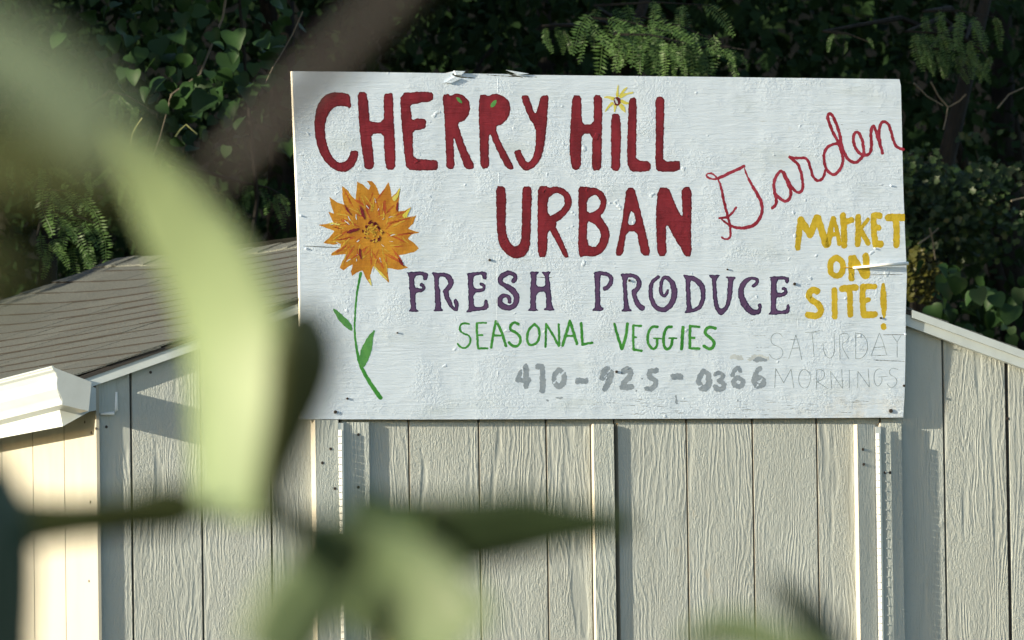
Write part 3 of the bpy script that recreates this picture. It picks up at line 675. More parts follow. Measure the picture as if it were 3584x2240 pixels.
phone = [[S_(46,(115,165),(85,240)),S_(46,(85,240),(185,235)),S_(52,(160,115),(160,290)),C_(9,(128,130),(128,215))],[S_(46,(265,110),(300,118)),S_([44,52,56],(308,110),(315,220),(312,335))],
 [S_([36,46,52,56,52,46,44,46],(465,140),(505,175),(515,225),(500,280),(465,300),(425,270),(412,195),(460,142)),C_(12,(395,285),(535,130))],[S_(56,(638,245),(708,245))],
 [S_(62,(865,215),(880,150),(905,140)),S_([70,60,56],(935,170),(930,240),(888,315)),C_(10,(845,260),(950,125))],[S_(56,(1060,160),(1095,130),(1125,160),(1115,215),(1060,260)),S_(56,(1050,300),(1130,300))],
 [S_(50,(1360,150),(1300,150),(1295,215),(1350,235),(1355,285),(1325,312),(1275,318)),C_(26,(1302,262),(1302,268))],[S_(60,(1520,205),(1580,205))],
 [S_([46,52,56,52,50,50,50],(1795,155),(1840,180),(1850,270),(1805,325),(1760,300),(1748,220),(1797,155)),C_(10,(1735,310),(1775,285))],
 [S_(40,(1900,185),(1935,165),(1972,180),(1970,220),(1935,242)),S_(46,(1935,242),(1985,270),(1975,315),(1930,330),(1900,300))],
 [S_(48,(2110,215),(2155,240),(2155,285),(2110,300),(2072,280),(2070,235),(2112,215)),S_(38,(2062,195),(2085,140),(2120,118),(2130,150))],
 [S_(48,(2310,215),(2350,240),(2345,280),(2300,298),(2262,270),(2258,230),(2310,213)),S_(44,(2262,215),(2280,160),(2315,128)),C_(13,(2265,320),(2365,180))]]
paint('painted_number', KE, phone, M['grey'], 1, 1.5, wb=.9, label='grey stencilled number 410-925-0366')
paint('stencil_smudge', KE, [[S_([20,50,44,16],(2255,52),(2290,48),(2340,48),(2370,52))],[S_([6,16,8],(430,403),(470,400),(498,399))],[S_([8,26,10],(1540,375),(1542,412),(1546,452))],[S_(13,(355,423),(357,425))],[S_(12,(1175,335),(1177,337))],[S_(9,(1208,245),(1209,246))],[S_(11,(1228,222),(1229,223))],[S_(10,(2108,420),(2110,421))]], M['grey'], 1, 1.3, wb=1.1)
paint('stencil_smudge', KE, [[S_([12,60,66,26],(2210,48),(2270,30),(2340,34),(2390,40))],[S_([10,52,46,14],(2030,35),(2080,20),(2130,30),(2160,45))]], M['smudge'], .5, 1.5, wb=1.4)
KF = (2640, 1130, 4.481)
def PL(*strokes): return [S_(8.5, *s) for s in strokes]
sat = [PL([(440,215),(400,165),(340,155),(280,190),(255,260),(280,335),(360,365),(430,400),(455,470),(420,550),(350,575),(280,555),(235,490)]),PL([(540,560),(600,380),(650,190)],[(650,190),(700,350),(745,580)],[(590,400),(710,390)]),
 PL([(800,150),(1010,145)],[(905,150),(925,350),(935,530)]),PL([(1075,320),(1090,450),(1130,530),(1190,560),(1240,520),(1260,400),(1250,160)]),PL([(1335,190),(1340,400),(1345,570)],[(1335,190),(1420,155),(1490,190),(1470,270),(1350,340),(1480,560)]),
 PL([(1590,150),(1590,560)],[(1600,165),(1690,170),(1760,260),(1785,380),(1750,490),(1680,560),(1590,565)]),PL([(1830,520),(1900,330),(1960,160)],[(1960,160),(2010,270),(2075,500)],[(1870,390),(2040,370)]),PL([(2160,190),(2240,300)],[(2240,300),(2300,200)],[(2240,300),(2240,540)])]
morn = [PL([(320,1020),(335,715)],[(335,715),(460,940)],[(460,940),(575,725)],[(575,725),(620,1020)]),PL([(790,725),(870,780),(885,880),(850,1000),(780,1035),(710,980),(690,870),(720,760),(790,725)]),PL([(975,740),(978,1050)],[(975,740),(1060,730),(1110,790),(1080,880),(985,925)],[(985,925),(1150,1030)]),
 PL([(1215,1030),(1195,760)],[(1195,760),(1385,1030)],[(1385,1030),(1370,730)]),PL([(1490,735),(1490,1020)]),PL([(1620,1020),(1625,760)],[(1625,760),(1805,1010)],[(1805,1010),(1785,720)]),PL([(2000,730),(1940,715),(1880,780),(1875,900),(1910,990),(1960,990),(2005,920),(2000,850)],[(1950,850),(2090,835)]),
 PL([(2250,730),(2160,705),(2110,760),(2130,820),(2210,850),(2245,920),(2200,1000),(2130,1020),(2085,960)])]
for nm, g_ in (('SATURDAY', sat), ('MORNINGS', morn)): paint('pencilled_word', KF, g_, M['pencil'], 1, 1.1, wb=.12, label='faint pencilled word '+nm)
# big flower
KG = (1100, 610, 3.78)
petal_out = [(60,670),(190,650),(250,640),(220,570),(185,495),(240,510),(262,520),(225,420),(200,300),(300,370),(395,400),(372,300),(368,155),(440,210),(490,280),(545,340),(560,200),(565,95),(650,140),(720,210),(745,150),(688,85),(760,90),(810,140),(865,270),(930,190),(980,100),(1010,200),(1020,300),(1080,250),(1135,170),(1125,280),(1110,490),(1200,480),(1285,430),(1240,530),(1210,580),(1280,575),(1350,540),(1310,650),(1240,720),(1290,740),(1390,770),(1280,800),(1240,850),(1320,910),(1385,980),(1320,1030),(1115,1075),(1150,1180),(1240,1235),(1130,1265),(965,1240),(990,1440),(900,1350),(780,1210),(740,1340),(755,1475),(690,1390),(635,1270),(560,1300),(500,1350),(485,1290),(510,1190),(440,1230),(385,1270),(335,1240),(370,1150),(435,1050),(330,1065),(220,1075),(230,1040),(350,970),(350,920),(240,930),(115,910),(200,840),(270,750),(160,710)]
fl = paint('painted_flower', KG, [[('p', [petal_out], 0)]], M['orange'], 1, 1.6, wb=.3, label='orange painted dahlia flower')
fc = np.array((775., 765.)); tips = [(60,670),(200,300),(368,155),(565,95),(800,140),(980,100),(1110,350),(1285,430),(1350,540),(1390,770),(1385,980),(1240,1235),(990,1440),(755,1475),(485,1340),(335,1250),(220,1075),(115,910),(185,495)]
rr = random.Random(3)
def petal_strokes(n, r0, r1, w, jit, seed):
    r_ = random.Random(seed); out = []
    for t in tips:
        t = np.array(t, float); d = t-fc; L = np.linalg.norm(d); d /= L; q = np.array((-d[1], d[0]))
        for _ in range(n):
            a = r_.uniform(*r0)*L; b = min(a+r_.uniform(*r1)*L, L*.93); taper = 1-(b/L)
            o = r_.uniform(-jit, jit)
            p0 = fc+d*a+q*o*L*.9; p2 = fc+d*b+q*o*L*taper*.9; p1 = (p0+p2)/2+q*r_.uniform(-8, 8); ww = r_.uniform(*w)
            out.append([S_([ww*.3, ww, 2], tuple(p0), tuple(p1), tuple(p2))])
    return out
paint('petal_strokes', KG, petal_strokes(3, (.25, .6), (.15, .4), (14, 34), .17, 5), M['rust'], 2, 1.5, wb=.5)
paint('petal_strokes', KG, petal_strokes(2, (.3, .65), (.12, .35), (10, 28), .17, 11), M['gold'], 3, 1.5, wb=.5)
paint('petal_strokes', KG, petal_strokes(1, (.25, .7), (.06, .14), (7, 12), .14, 23), M['sign'], 4, 1.3, wb=.4)
paint('petal_strokes', KG, [[S_([60,30,8],(1060,320),(1100,270),(1133,180))],[S_([60,30,8],(1200,545),(1240,490),(1282,435))],[S_([10,36,10],(800,1230),(880,1310),(960,1390))],[S_([30,16],(730,1400),(752,1465))],[S_([10,26,12],(190,655),(240,650),(330,665))]], M['lime'], 5, 1.4)
paint('petal_strokes', KG, [[S_([10,50,20],(610,420),(635,500),(665,590))],[S_([20,55,10],(440,770),(510,745),(600,720))],[S_([10,30,8],(1100,380),(1095,430),(1095,500))],[S_([14,40,10],(600,990),(605,1050),(620,1120))],[S_([12,44,12],(1110,1110),(1150,1170),(1180,1215))],[S_([8,26,8],(400,400),(440,480),(490,540))]], M['red'], 6, 1.4)
rr = random.Random(9)
dots = lambda n, r0, r1, w: [[S_(rr.uniform(*w), (775+r*math.cos(a), 765+1.15*r*math.sin(a)), (775+r*1.08*math.cos(a+.12), 765+1.24*r*math.sin(a+.12)))] for a, r in ((rr.uniform(0, 6.283), rr.uniform(r0, r1)) for _ in range(n))]
paint('flower_centre', KG, dots(34, 85, 130, (14, 30)), M['reddark'], 7, 1.2)
paint('flower_centre', KG, dots(40, 5, 110, (12, 24)), M['gold'], 8, 1.2)
KH = (2080, 280, 10.8)
paint('painted_flower', KH, [[S_([110,70,24],(870,600),(880,400),(900,170)),S_([120,90,50],(1000,600),(1100,400),(1230,290)),S_([140,90,60],(1000,620),(1200,530),(1440,475)),S_([140,100,40],(750,720),(550,650),(385,655)),S_([120,80,20],(680,880),(520,1030),(410,1200)),S_([110,80,40],(780,950),(780,1080),(770,1200)),S_([160,170,40],(1000,960),(1080,1060),(1170,1230)),S_([140,110,50],(1050,800),(1180,870),(1290,870))]], M['lime'], 3, 1.1, wb=.4, label='small yellow painted flower dotting the i')
paint('painted_cherry', KH, [[S_(250,(860,760),(865,840))]], M['reddark'], 4, 1.1)
paint('painted_cherry', KH, [[S_([70,90,60],(800,730),(830,830),(870,880))]], M['smudge'], 5, 1.)
paint('painted_leaf', K1, [[S_([6,22,26,8],(1290,262),(1305,272),(1318,288),(1330,302))],[S_([6,30,32,6],(1590,285),(1578,298),(1565,315),(1550,338))]], M['leafgreen'], 3, 1.2)
stemw = paint('painted_stem', K3, [[S_([22,16,14,14,14,18,26,30,34],(568,230),(545,330),(530,450),(522,570),(520,680),(535,800),(560,920),(630,1050),(715,1170))]], M['green'], 1, 1.4, wb=.3)
paint('painted_leaf', K3, [[P_((350,490),(380,505),(420,540),(480,590),(505,640),(505,670),(440,630),(390,570))],[P_((680,648),(660,720),(650,820),(610,920),(575,955),(555,880),(570,800),(620,710))]], M['leafgreen'], 2, 1.4)
# cracks and seams in the plywood
L = []
def line(x0, y0, x1, y1, w):
    mx_ = ((x0+x1)/2+rng.uniform(-1, 1), (y0+y1)/2+rng.uniform(-1, 1)); L.append([S_([w*.4, w, w*.5], (x0, y0), mx_, (x1, y1))])
line(1062, 861, 1185, 866, 3.6); line(1185, 866, 1240, 868, 2); line(1880, 970, 1932, 971, 3); line(3010, 962, 3165, 960, 2.4); line(3085, 1172, 3168, 1171, 2.6); line(3060, 1261, 3168, 1265, 2.2)
for _ in range(60):
    x = rng.uniform(2050, 3000); y = rng.uniform(1395, 1455); line(x, y, x+rng.uniform(12, 70), y+rng.uniform(-1, 2), rng.uniform(.7, 1.6))
for _ in range(7):
    x = rng.uniform(2620, 3060); y = rng.uniform(285, 520); line(x, y, x+rng.uniform(20, 80), y+rng.uniform(-1, 3), rng.uniform(.6, 1.2))
for _ in range(26):
    x = rng.uniform(2420, 3100); y = rng.uniform(1110, 1260); line(x, y, x+rng.uniform(15, 80), y+rng.uniform(-1, 2), rng.uniform(.6, 1.3))
paint('plywood_cracks', (0, 0, 1), L, M['crack'], .4, 1.1, wb=.1)
def ridge(px0, py0, px1, py1, w=.0025, h=.0005):
    a, b = atS(px0, py0, SY), atS(px1, py1, SY); V = []
    for p in (a, b): V += [p+[-w/2, 0, 0], p+[0, -h, 0], p+[w/2, 0, 0]]
    return V, [[0, 1, 4, 3], [1, 2, 5, 4]]
mesh('plywood_seam', *join([ridge(1742, 275, 1743, 325), ridge(1745, 605, 1746, 640), ridge(1741, 930, 1740, 1130), ridge(1741, 1290, 1742, 1320), ridge(2793, 1115, 2794, 1150)]), M['sign'], sign)
# torn splinters on the top edge
def sliver(pts, th_):
    P = [atS(x, y, SY-.001) for x, y in pts]; n_ = len(P); V = [tuple(p) for p in P]+[(p[0], p[1]-th_, p[2]) for p in P]
    return V, [list(range(n_)), [n_+i for i in range(n_)][::-1]]+[[i, (i+1) % n_, (i+1) % n_+n_, i+n_] for i in range(n_)]
mesh('splinter', *sliver([(1586, 248), (1625, 250), (1612, 263), (1592, 262)], .009), M['sign'], sign)
mesh('splinter', *sliver([(1555, 289), (1590, 268), (1612, 276), (1575, 292)], .005), M['sign'], sign)
mesh('splinter', *sliver([(1770, 245), (1850, 258), (1812, 262)], .005), M['sign'], sign)
paint('torn_gap', (0, 0, 1), [[S_([7,5,2],(1586,260),(1602,270),(1660,272))],[S_([2,6,2],(1775,256),(1795,264),(1830,270))],[S_([1,3,1],(1700,262),(1790,268),(1880,270))]], M['crack'], .6, 1.1, wb=.3)
# nails, screws and the white rod
def nail(px, py, r, mat, ln=.004, nm='nail_head'):
    p = atS(px, py, SY); mesh(nm, *tube([p+np.array([0, .001, 0]), p+np.array([0, -ln, 0])], r, 9), mat, sign)
for q in ((1173, 1442, .006), (3117, 1438, .0075), (2780, 994, .0055), (1713, 910, .0045), (2157, 1301, .005), (2202, 982, .0045), (1390, 1165, .003), (2545, 943, .003), (1215, 1395, .004), (3163, 1350, .0045), (3082, 1113, .004)): nail(q[0], q[1], q[2], M['nail'])
for q in ((3062, 870), (3168, 1170), (1052, 755), (3118, 650), (1070, 870)): nail(q[0], q[1], .003, M['sign'], .004, 'paint_drip')
a = atS(2985, 937, SY-.0025); b = atS(3178, 922, SY-.018)
mesh('rod', *tube([a, (a+b)/2+[0, -.001, .001], b], [.0035, .0055, .0065], 8), M['rod'], sign, label='thin white rod sticking out past the right edge', smooth=True)
mesh('rod_scar', *tube([atS(2950, 936, SY), atS(2990, 937, SY-.0015)], [.0015, .003], 6), M['gold'], sign)

# ------------------------------------------------------------------ thicket behind the shed
def norm(a): return a/(np.linalg.norm(a, axis=-1, keepdims=True)+1e-12)
def frames(n, nrm, tip, jn, jt):
    """random leaf frames: columns = across, normal, -tip"""
    N = norm(np.asarray(nrm)+rng.normal(0, jn, (n, 3))); T = np.asarray(tip)+rng.normal(0, jt, (n, 3))
    T = norm(T-N*(T*N).sum(1, keepdims=True)); X = np.cross(N, -T); return np.stack([X, N, -T], 2)
def fast_mesh(name, V, Fq, mat, parent=None, kind=None, label=None):
    me = bpy.data.meshes.new(name); nf, k = Fq.shape
    me.vertices.add(len(V)); me.vertices.foreach_set('co', np.ascontiguousarray(V, dtype=np.float32).ravel())
    me.loops.add(nf*k); me.loops.foreach_set('vertex_index', Fq.astype(np.int32).ravel())
    me.polygons.add(nf); me.polygons.foreach_set('loop_start', np.arange(0, nf*k, k, dtype=np.int32))
    me.update(calc_edges=True); me.materials.append(mat)
    o = bpy.data.objects.new(name, me); col.objects.link(o)
    if parent: o.parent = parent
    return props(o, label, kind=kind)
def scatter(name, tmpl, P, Rm, S, mat, parent, kind='stuff', label=None):
    V0, F0 = tmpl; n = len(P)
    V = np.einsum('nij,vj->nvi', Rm, V0)*S[:, None, None]+P[:, None, :]
    Fq = (F0[None]+(np.arange(n)*len(V0))[:, None, None]).reshape(-1, F0.shape[1])
    if parent is not None: V = V-np.array(parent.location)
    return fast_mesh(name, V.reshape(-1, 3), Fq, mat, parent, kind, label)
def strip_leaf(half, fold=.25, curl=.1):
    """half: [(x,z)...] outline from base to tip; returns verts, quads"""
    n = len(half); V = []
    for i, (x, z) in enumerate(half):
        mz = z if 0 < i < n-1 else z
        c = -curl*(z/half[-1][1])**2
        V += [(-x, c+fold*abs(x), z), (0, c, min(0, z) if i else z), (x, c+fold*abs(x), z)]
    V = np.array(V, float); Fq = []
    for i in range(n-1): a = 3*i; Fq += [[a, a+3, a+4, a+1], [a+1, a+4, a+5, a+2]]
    return V, np.array(Fq)
heart = strip_leaf([(0.02, 0), (.20, .10), (.40, .05), (.51, -.14), (.50, -.36), (.38, -.60), (.19, -.83), (.0, -1.)], .22, .16)
small = (np.array([(0, 0, 0), (-.30, .08, -.45), (0, -.05, -1.), (.30, .08, -.45), (0, 0, -.5)], float), np.array([[0, 1, 2, 4], [0, 4, 2, 3]]))
lobed = (np.array([(0, 0, 0), (-.18, .03, -.18), (-.52, .08, -.22), (-.30, .02, -.50), (-.42, .05, -.82), (0, -.03, -.62), (0, .02, -1.05), (.42, .05, -.82), (.30, .02, -.50), (.52, .08, -.22), (.18, .03, -.18)], float),
         np.array([[0, 1, 3, 5], [1, 2, 3, 3], [3, 4, 5, 5], [5, 4, 6, 7], [0, 5, 8, 10], [10, 8, 9, 9], [8, 5, 7, 7]]))
def tri_fix(t):
    V0, F0 = t; out = []
    for q in F0:
        q = list(q)
        if q[2] == q[3]: out.append(q[:3])
        else: out += [[q[0], q[1], q[2]], [q[0], q[2], q[3]]]
    return V0, np.array(out)
small, lobed = tri_fix(small), tri_fix(lobed)
def frond_template(seed, npair=15, L=1.):
    r = random.Random(seed); V, Fq = [], []
    path = [np.array((0.06*math.sin(i*.3+seed), -.22*(i/npair)**2, -L*i/npair)) for i in range(npair+1)]
    w = .006
    for i in range(npair):
        a, b = path[i], path[i+1]; n = len(V); V += [a+[-w, 0, 0], a+[w, 0, 0], b+[w, 0, 0], b+[-w, 0, 0]]; Fq.append([n, n+1, n+2, n+3])
    for i in range(1, npair+1):
        p = path[i]; ln = .19*math.sin(math.pi*(.18+.80*i/(npair+1)))**.6*r.uniform(.85, 1.1)
        for s in (-1, 1):
            d = np.array((s*1., r.uniform(-.25, .35), -.30+r.uniform(-.15, .15))); d /= np.linalg.norm(d); q = np.array((0, .3*s, 1.))*.021
            n = len(V); tw = r.uniform(-.3, .3)*np.array((0, .03, 0))
            V += [p, p+d*ln*.45-q-tw, p+d*ln, p+d*ln*.45+q+tw]; Fq.append([n, n+1, n+2, n+3])
    return np.array(V), np.array(Fq)
frond_meshes = []
for k in range(4):
    V0, F0 = frond_template(k); me = bpy.data.meshes.new('frond'); me.from_pydata(V0.tolist(), [], F0.tolist()); me.materials.append(M['frond']); me.update(); frond_meshes.append(me)
heart_meshes = []
for k in range(3):
    V0, F0 = strip_leaf([(0.02, 0), (.20, .05), (.38, .03-.02*k), (.49+.03*k, -.16), (.47+.03*k, -.40), (.37, -.62), (.17+.03*k, -.84), (.0, -1.)], .10+.22*k, .10+.16*k)
    me = bpy.data.meshes.new('leaf'); me.from_pydata(V0.tolist(), [], F0.tolist()); me.materials.append(M['vine']); me.polygons.foreach_set('use_smooth', [True]*len(me.polygons)); me.update(); heart_meshes.append(me)
CAMDIR = -F
def place_leaf(me, name, parent, P, size, nrm, tip, jn=.35, jt=.3):
    Rm = frames(1, nrm, tip, jn, jt)[0]
    o = bpy.data.objects.new(name, me); col.objects.link(o); o.parent = parent
    mt = Matrix(((*(Rm[0]*size), 0), (*(Rm[1]*size), 0), (*(Rm[2]*size), 0), (0, 0, 0, 1)))
    mt.translation = Vector(np.asarray(P)-np.array(parent.location)); o.matrix_basis = mt; return o

# sun corridors: gaps carved into the added crowns so the sun reaches chosen sprays
lit = [at(x, y, d) for x, y, d in ((2130, 130, 5.2), (2200, 190, 5.2), (2290, 150, 5.2), (2370, 190, 5.2), (2480, 230, 5.2), (2560, 190, 5.2), (500, 640, 5.3), (250, 760, 5.3), (210, 850, 5.3), (330, 820, 5.3), (430, 340, 5.3), (430, 560, 5.2),
      (990, 190, 5.1), (930, 160, 5.1), (950, 300, 5.1), (240, 140, 5.3), (3230, 880, 5.6), (3240, 980, 5.6), (3540, 1080, 5.3), (2000, 160, 5.6), (560, 430, 5.2), (600, 580, 5.2), (2900, 140, 5.6), (630, 250, 5.1), (150, 900, 5.3))]
lit_rs = [.20]*6+[.18]*6+[.14]*(len(lit)-12)
def corridor_keep(P):
    keep = np.ones(len(P), bool)
    for q, lit_r in zip(lit, lit_rs):
        v = P-q; t = v@sd; d2 = (v*v).sum(1)-t*t
        keep &= ~((d2 < lit_r**2) & (t < .05) )
    return keep
def crown_points(c, r, n, shell=.5):
    c = np.array(c); out = []
    d = norm(rng.normal(0, 1, (n, 3))); rad = rng.random(n)**shell
    # lumpy outline
    k = 1+.18*np.sin(d[:, 0]*5+c[0])+.15*np.sin(d[:, 2]*7+c[1])+.1*np.sin(d[:, 1]*9)
    return c+d*(rad*k)[:, None]*np.array(r)
def tree(name, base, h, clumps, nleaf, size, mat, tmpl, label, group=None, carve=True, jn=.8, cat='tree', big=False):
    t = thing(name, (base[0], base[1], float(ground_h(np.array(base[0]), np.array(base[1])))), label, cat, group)
    b = np.array(t.location); top = b+[random.uniform(-.2, .2), random.uniform(-.2, .2), h*.8]
    pts = [b, b+(top-b)*.35+[.05, .03, 0], b+(top-b)*.7+[-.05, .04, 0], top]; k = h*.016
    mesh('trunk', *tube(pts, [k*1.5, k*1.1, k*.7, k*.3], 9), M['bark'], t, smooth=True)
    for c, r, w in clumps:
        s = b+(top-b)*min(.85, max(.3, (c[2]-b[2])/h*.8)); mid = (s+np.array(c))/2+[0, 0, .15]
        mesh('limb', *tube([s, mid, np.array(c)], [k*.5, k*.3, k*.12], 6), M['bark'], t, smooth=True)
    P = np.concatenate([crown_points(c, r, int(nleaf*w)) for c, r, w in clumps])
    if carve: P = P[corridor_keep(P)]
    n = len(P); Rm = frames(n, (CAMDIR*.5+np.array([0, 0, .6])), (0, 0, -1), jn, .6)
    scatter('foliage', tmpl, P, Rm, size*rng.uniform(.45, 1.25, n), mat, t)
    if big:
        Pb = P[:n//5]+rng.normal(0, .12, (n//5, 3)); scatter('broad_foliage', heart, Pb, frames(len(Pb), CAMDIR*.6+np.array([0, 0, .5]), (0, 0, -1), .6, .5), rng.uniform(.05, .11, len(Pb)), mat, t)
    return t
# dense dark trees behind everything
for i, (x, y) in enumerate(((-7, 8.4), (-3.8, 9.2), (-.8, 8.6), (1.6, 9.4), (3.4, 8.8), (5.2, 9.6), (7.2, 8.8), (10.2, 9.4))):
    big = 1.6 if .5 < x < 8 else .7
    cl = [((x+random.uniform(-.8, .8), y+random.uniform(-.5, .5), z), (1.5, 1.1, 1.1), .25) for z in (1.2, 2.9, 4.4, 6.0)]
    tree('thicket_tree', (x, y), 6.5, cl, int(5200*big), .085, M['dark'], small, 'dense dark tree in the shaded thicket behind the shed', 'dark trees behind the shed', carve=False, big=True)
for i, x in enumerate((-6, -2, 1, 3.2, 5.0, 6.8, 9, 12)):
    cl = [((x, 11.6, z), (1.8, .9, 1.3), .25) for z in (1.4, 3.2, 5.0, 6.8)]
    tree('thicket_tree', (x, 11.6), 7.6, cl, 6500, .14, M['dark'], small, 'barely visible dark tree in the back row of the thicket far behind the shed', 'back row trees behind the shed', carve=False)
# unseen trees added at the left to keep the thicket in the shade
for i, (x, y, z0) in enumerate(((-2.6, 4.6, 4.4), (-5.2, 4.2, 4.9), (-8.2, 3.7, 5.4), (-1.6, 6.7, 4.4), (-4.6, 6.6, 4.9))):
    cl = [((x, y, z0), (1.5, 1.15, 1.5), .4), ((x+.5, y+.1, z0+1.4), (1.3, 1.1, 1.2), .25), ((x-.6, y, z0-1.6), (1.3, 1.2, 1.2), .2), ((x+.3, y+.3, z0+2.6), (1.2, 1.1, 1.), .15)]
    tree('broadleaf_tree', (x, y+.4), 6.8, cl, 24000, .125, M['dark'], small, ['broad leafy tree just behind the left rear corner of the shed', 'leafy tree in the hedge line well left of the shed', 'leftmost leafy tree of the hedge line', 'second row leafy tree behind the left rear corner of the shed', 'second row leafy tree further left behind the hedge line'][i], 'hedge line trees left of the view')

# climbing vine with heart shaped leaves, left of the sign
vb = (1.0, 5.6, 0.)
vine = thing('climbing_vine', vb, 'climbing vine with large heart shaped leaves hanging in the thicket upper left of the sign', 'vine')
VL = [(410,60,110),(760,80,100),(1170,60,110),(1060,110,140),(1560,60,130),(1640,30,90),(1760,100,120),(1800,180,110),(1520,210,140),(1030,240,100),(830,280,80),(1280,260,90),(1400,300,80),(1380,380,120),(1110,380,140),(1150,370,70),(1270,390,120),(1400,490,150),(1640,430,120),(1780,350,120),(1560,510,100),(1480,300,100),(1200,290,80),(900,300,90),(980,750,110),(1160,750,80),(1100,890,100),(890,830,100),(930,930,90),(860,190,80),(1130,250,90),(1500,400,80),(1330,330,70),(1700,380,60),(1560,170,60),(680,60,70),(850,60,80),(950,150,90),(1300,120,100),(1420,120,90),(1240,190,90),(1000,420,80),(1200,480,90),(1060,520,80),(1600,330,90),(1700,250,80)]
for x, y, s in VL:
    px, py = x/1.914, 110+(y-s*.45)/1.914; d = 5.05+random.random()*.25
    place_leaf(random.choice(heart_meshes), 'leaf', vine, at(px, py, d), s/1.914/930*1.3, CAMDIR+np.array([-.2, 0, .5]), (random.uniform(-.7, .7), 0, -1), .6, .5)
for _ in range(170):
    px = random.uniform(330, 1050); py = random.uniform(-60, 520); d = random.uniform(5.3, 6.1)
    if px < 560 and py > 350: continue
    place_leaf(random.choice(heart_meshes), 'leaf', vine, at(px, py, d), random.uniform(.04, .075), CAMDIR+np.array([-.2, 0, .5]), (random.uniform(-.6, .6), 0, -1), .75, .5)
def twig(parent, pts, d, r0=.004, r1=.002, mat='twig', nm='stem'):
    P = [at(x, y, d+.02*math.sin(i)) for i, (x, y) in enumerate(pts)]
    return mesh(nm, *tube(P, list(np.linspace(r0, r1, len(P))), 5), M[mat], parent)
twig(vine, [(1060, 40), (1024, 120), (990, 180), (956, 235), (930, 290)], 5.1, .003, .002)
twig(vine, [(453, 512), (462, 470), (478, 440), (497, 413)], 5.15, .004, .003, 'frondstem'); twig(vine, [(610, 485), (630, 455), (652, 436), (690, 470)], 5.12, .004, .003, 'frondstem')
twig(vine, [(820, -200), (780, 60), (700, 260), (600, 330), (560, 480), (500, 640)], 5.4, .006, .003)
V_, F_ = tube([np.array(vb)+[0, 0, 0], np.array(vb)+[.2, -.1, 1.2], at(900, 700, 5.5), at(820, -200, 5.4)], [.016, .013, .01, .006], 6); mesh('main_stem', V_, F_, M['bark'], vine)
# a second low vine over the right roof edge
v2 = thing('low_vine', (4.3, 5.5, 0.), 'dark low vine with broad leaves just above the right roof slope', 'vine')
for _ in range(75):
    px = random.uniform(3230, 3720); py = random.uniform(940, 1240)-(3600-px)*.12; d = random.uniform(5.1, 5.8)
    place_leaf(random.choice(heart_meshes), 'leaf', v2, at(px, py, d), random.uniform(.045, .08), CAMDIR+np.array([-.2, 0, .5]), (random.uniform(-.7, .7), 0, -1), .7, .5)
for x, y, s in ((3545, 1100, .10), (3480, 1060, .08), (3420, 1040, .08), (3570, 1040, .07)): place_leaf(heart_meshes[0], 'leaf', v2, at(x, y-30, 5.0), s, CAMDIR+np.array([-.3, 0, .5]), (.2, 0, -1), .2, .2)
V_, F_ = tube([(4.3, 5.5, 0), (4.4, 5.4, 1.4), (4.5, 5.4, 2.6), (4.7, 5.4, 3.1)], [.014, .012, .008, .004], 6); mesh('main_stem', V_, F_, M['bark'], v2)

# locust trees with feathery compound leaves
def locust(base, label, sprays, trunk_top, group='feathery locust trees behind the shed'):
    t = thing('locust_tree', (base[0], base[1], 0.), label, 'tree', group); b = np.array(t.location); tt = np.asarray(trunk_top)
    mesh('trunk', *tube([b, b+(tt-b)*.4+[.06, 0, 0], b+(tt-b)*.75+[-.04, .05, 0], tt], [.075, .06, .045, .02], 8), M['bark'], t, smooth=True)
    for (x0, y0, x1, y1, n, size, d, hang) in sprays:
        n = max(4, int(n*.6))
        a, c = at(x0, y0, d+.05), at(x1, y1, d); s = b+(tt-b)*.9
        mesh('branch', *tube([s, (s+a)/2+[0, 0, .1], a, (a+c)/2+[0, 0, .015], c], [.02, .012, .006, .004, .002], 5), M['bark'], t)
        for i in range(n):
            f = (i+.5)/n; p = a+(c-a)*f+[0, rng.uniform(-.06, .1), rng.uniform(-.01, .02)]
            side = (1 if i % 2 else -1)
            tip = np.array([side*(1-hang)*.9+rng.uniform(-.25, .25), rng.uniform(-.5, .1), -hang-.25])
            place_leaf(frond_meshes[i % 4], 'frond', t, p, size*rng.uniform(.75, 1.15), CAMDIR+np.array([-.5, -.2, .7]), tip, .35, .2)
    return t
locust((2.2, 6.2), 'sunlit feathery locust spray hanging above the middle of the sign', [
    (2040, 60, 2330, 110, 22, .20, 5.2, .7), (2250, 60, 2520, 150, 22, .19, 5.25, .65), (2420, 170, 2610, 175, 11, .12, 5.2, .5), (2080, 20, 2500, 20, 14, .16, 5.3, .8), (1900, 90, 2080, 110, 8, .12, 5.5, .6), (2150, 120, 2400, 150, 16, .15, 5.1, .75)], at(2300, -120, 5.9))
locust((.9, 6.0), 'feathery locust branches left of the sign, partly sunlit, above the shingled roof', [
    (120, 660, 330, 700, 14, .18, 5.3, .75), (160, 740, 360, 790, 14, .16, 5.25, .8), (340, 480, 560, 560, 14, .13, 5.3, .45), (380, 320, 520, 380, 9, .11, 5.3, .6), (130, 830, 330, 860, 12, .15, 5.3, .75), (300, 590, 520, 640, 12, .12, 5.3, .4), (860, 640, 1020, 700, 10, .13, 5.5, .85), (60, 560, 240, 640, 10, .13, 5.35, .6), (560, 560, 700, 640, 8, .11, 5.4, .5)], at(200, 300, 5.8))
locust((4.4, 6.3), 'dark feathery locust branches at the upper right corner behind the sign', [
    (3170, 110, 3440, 150, 16, .15, 5.5, .8), (3230, 40, 3480, 60, 14, .16, 5.5, .8), (3380, 140, 3480, 230, 9, .13, 5.45, .85), (3250, 170, 3400, 200, 9, .12, 5.5, .85), (2880, 110, 3050, 150, 8, .07, 5.6, .4)], at(3500, -200, 6.0))
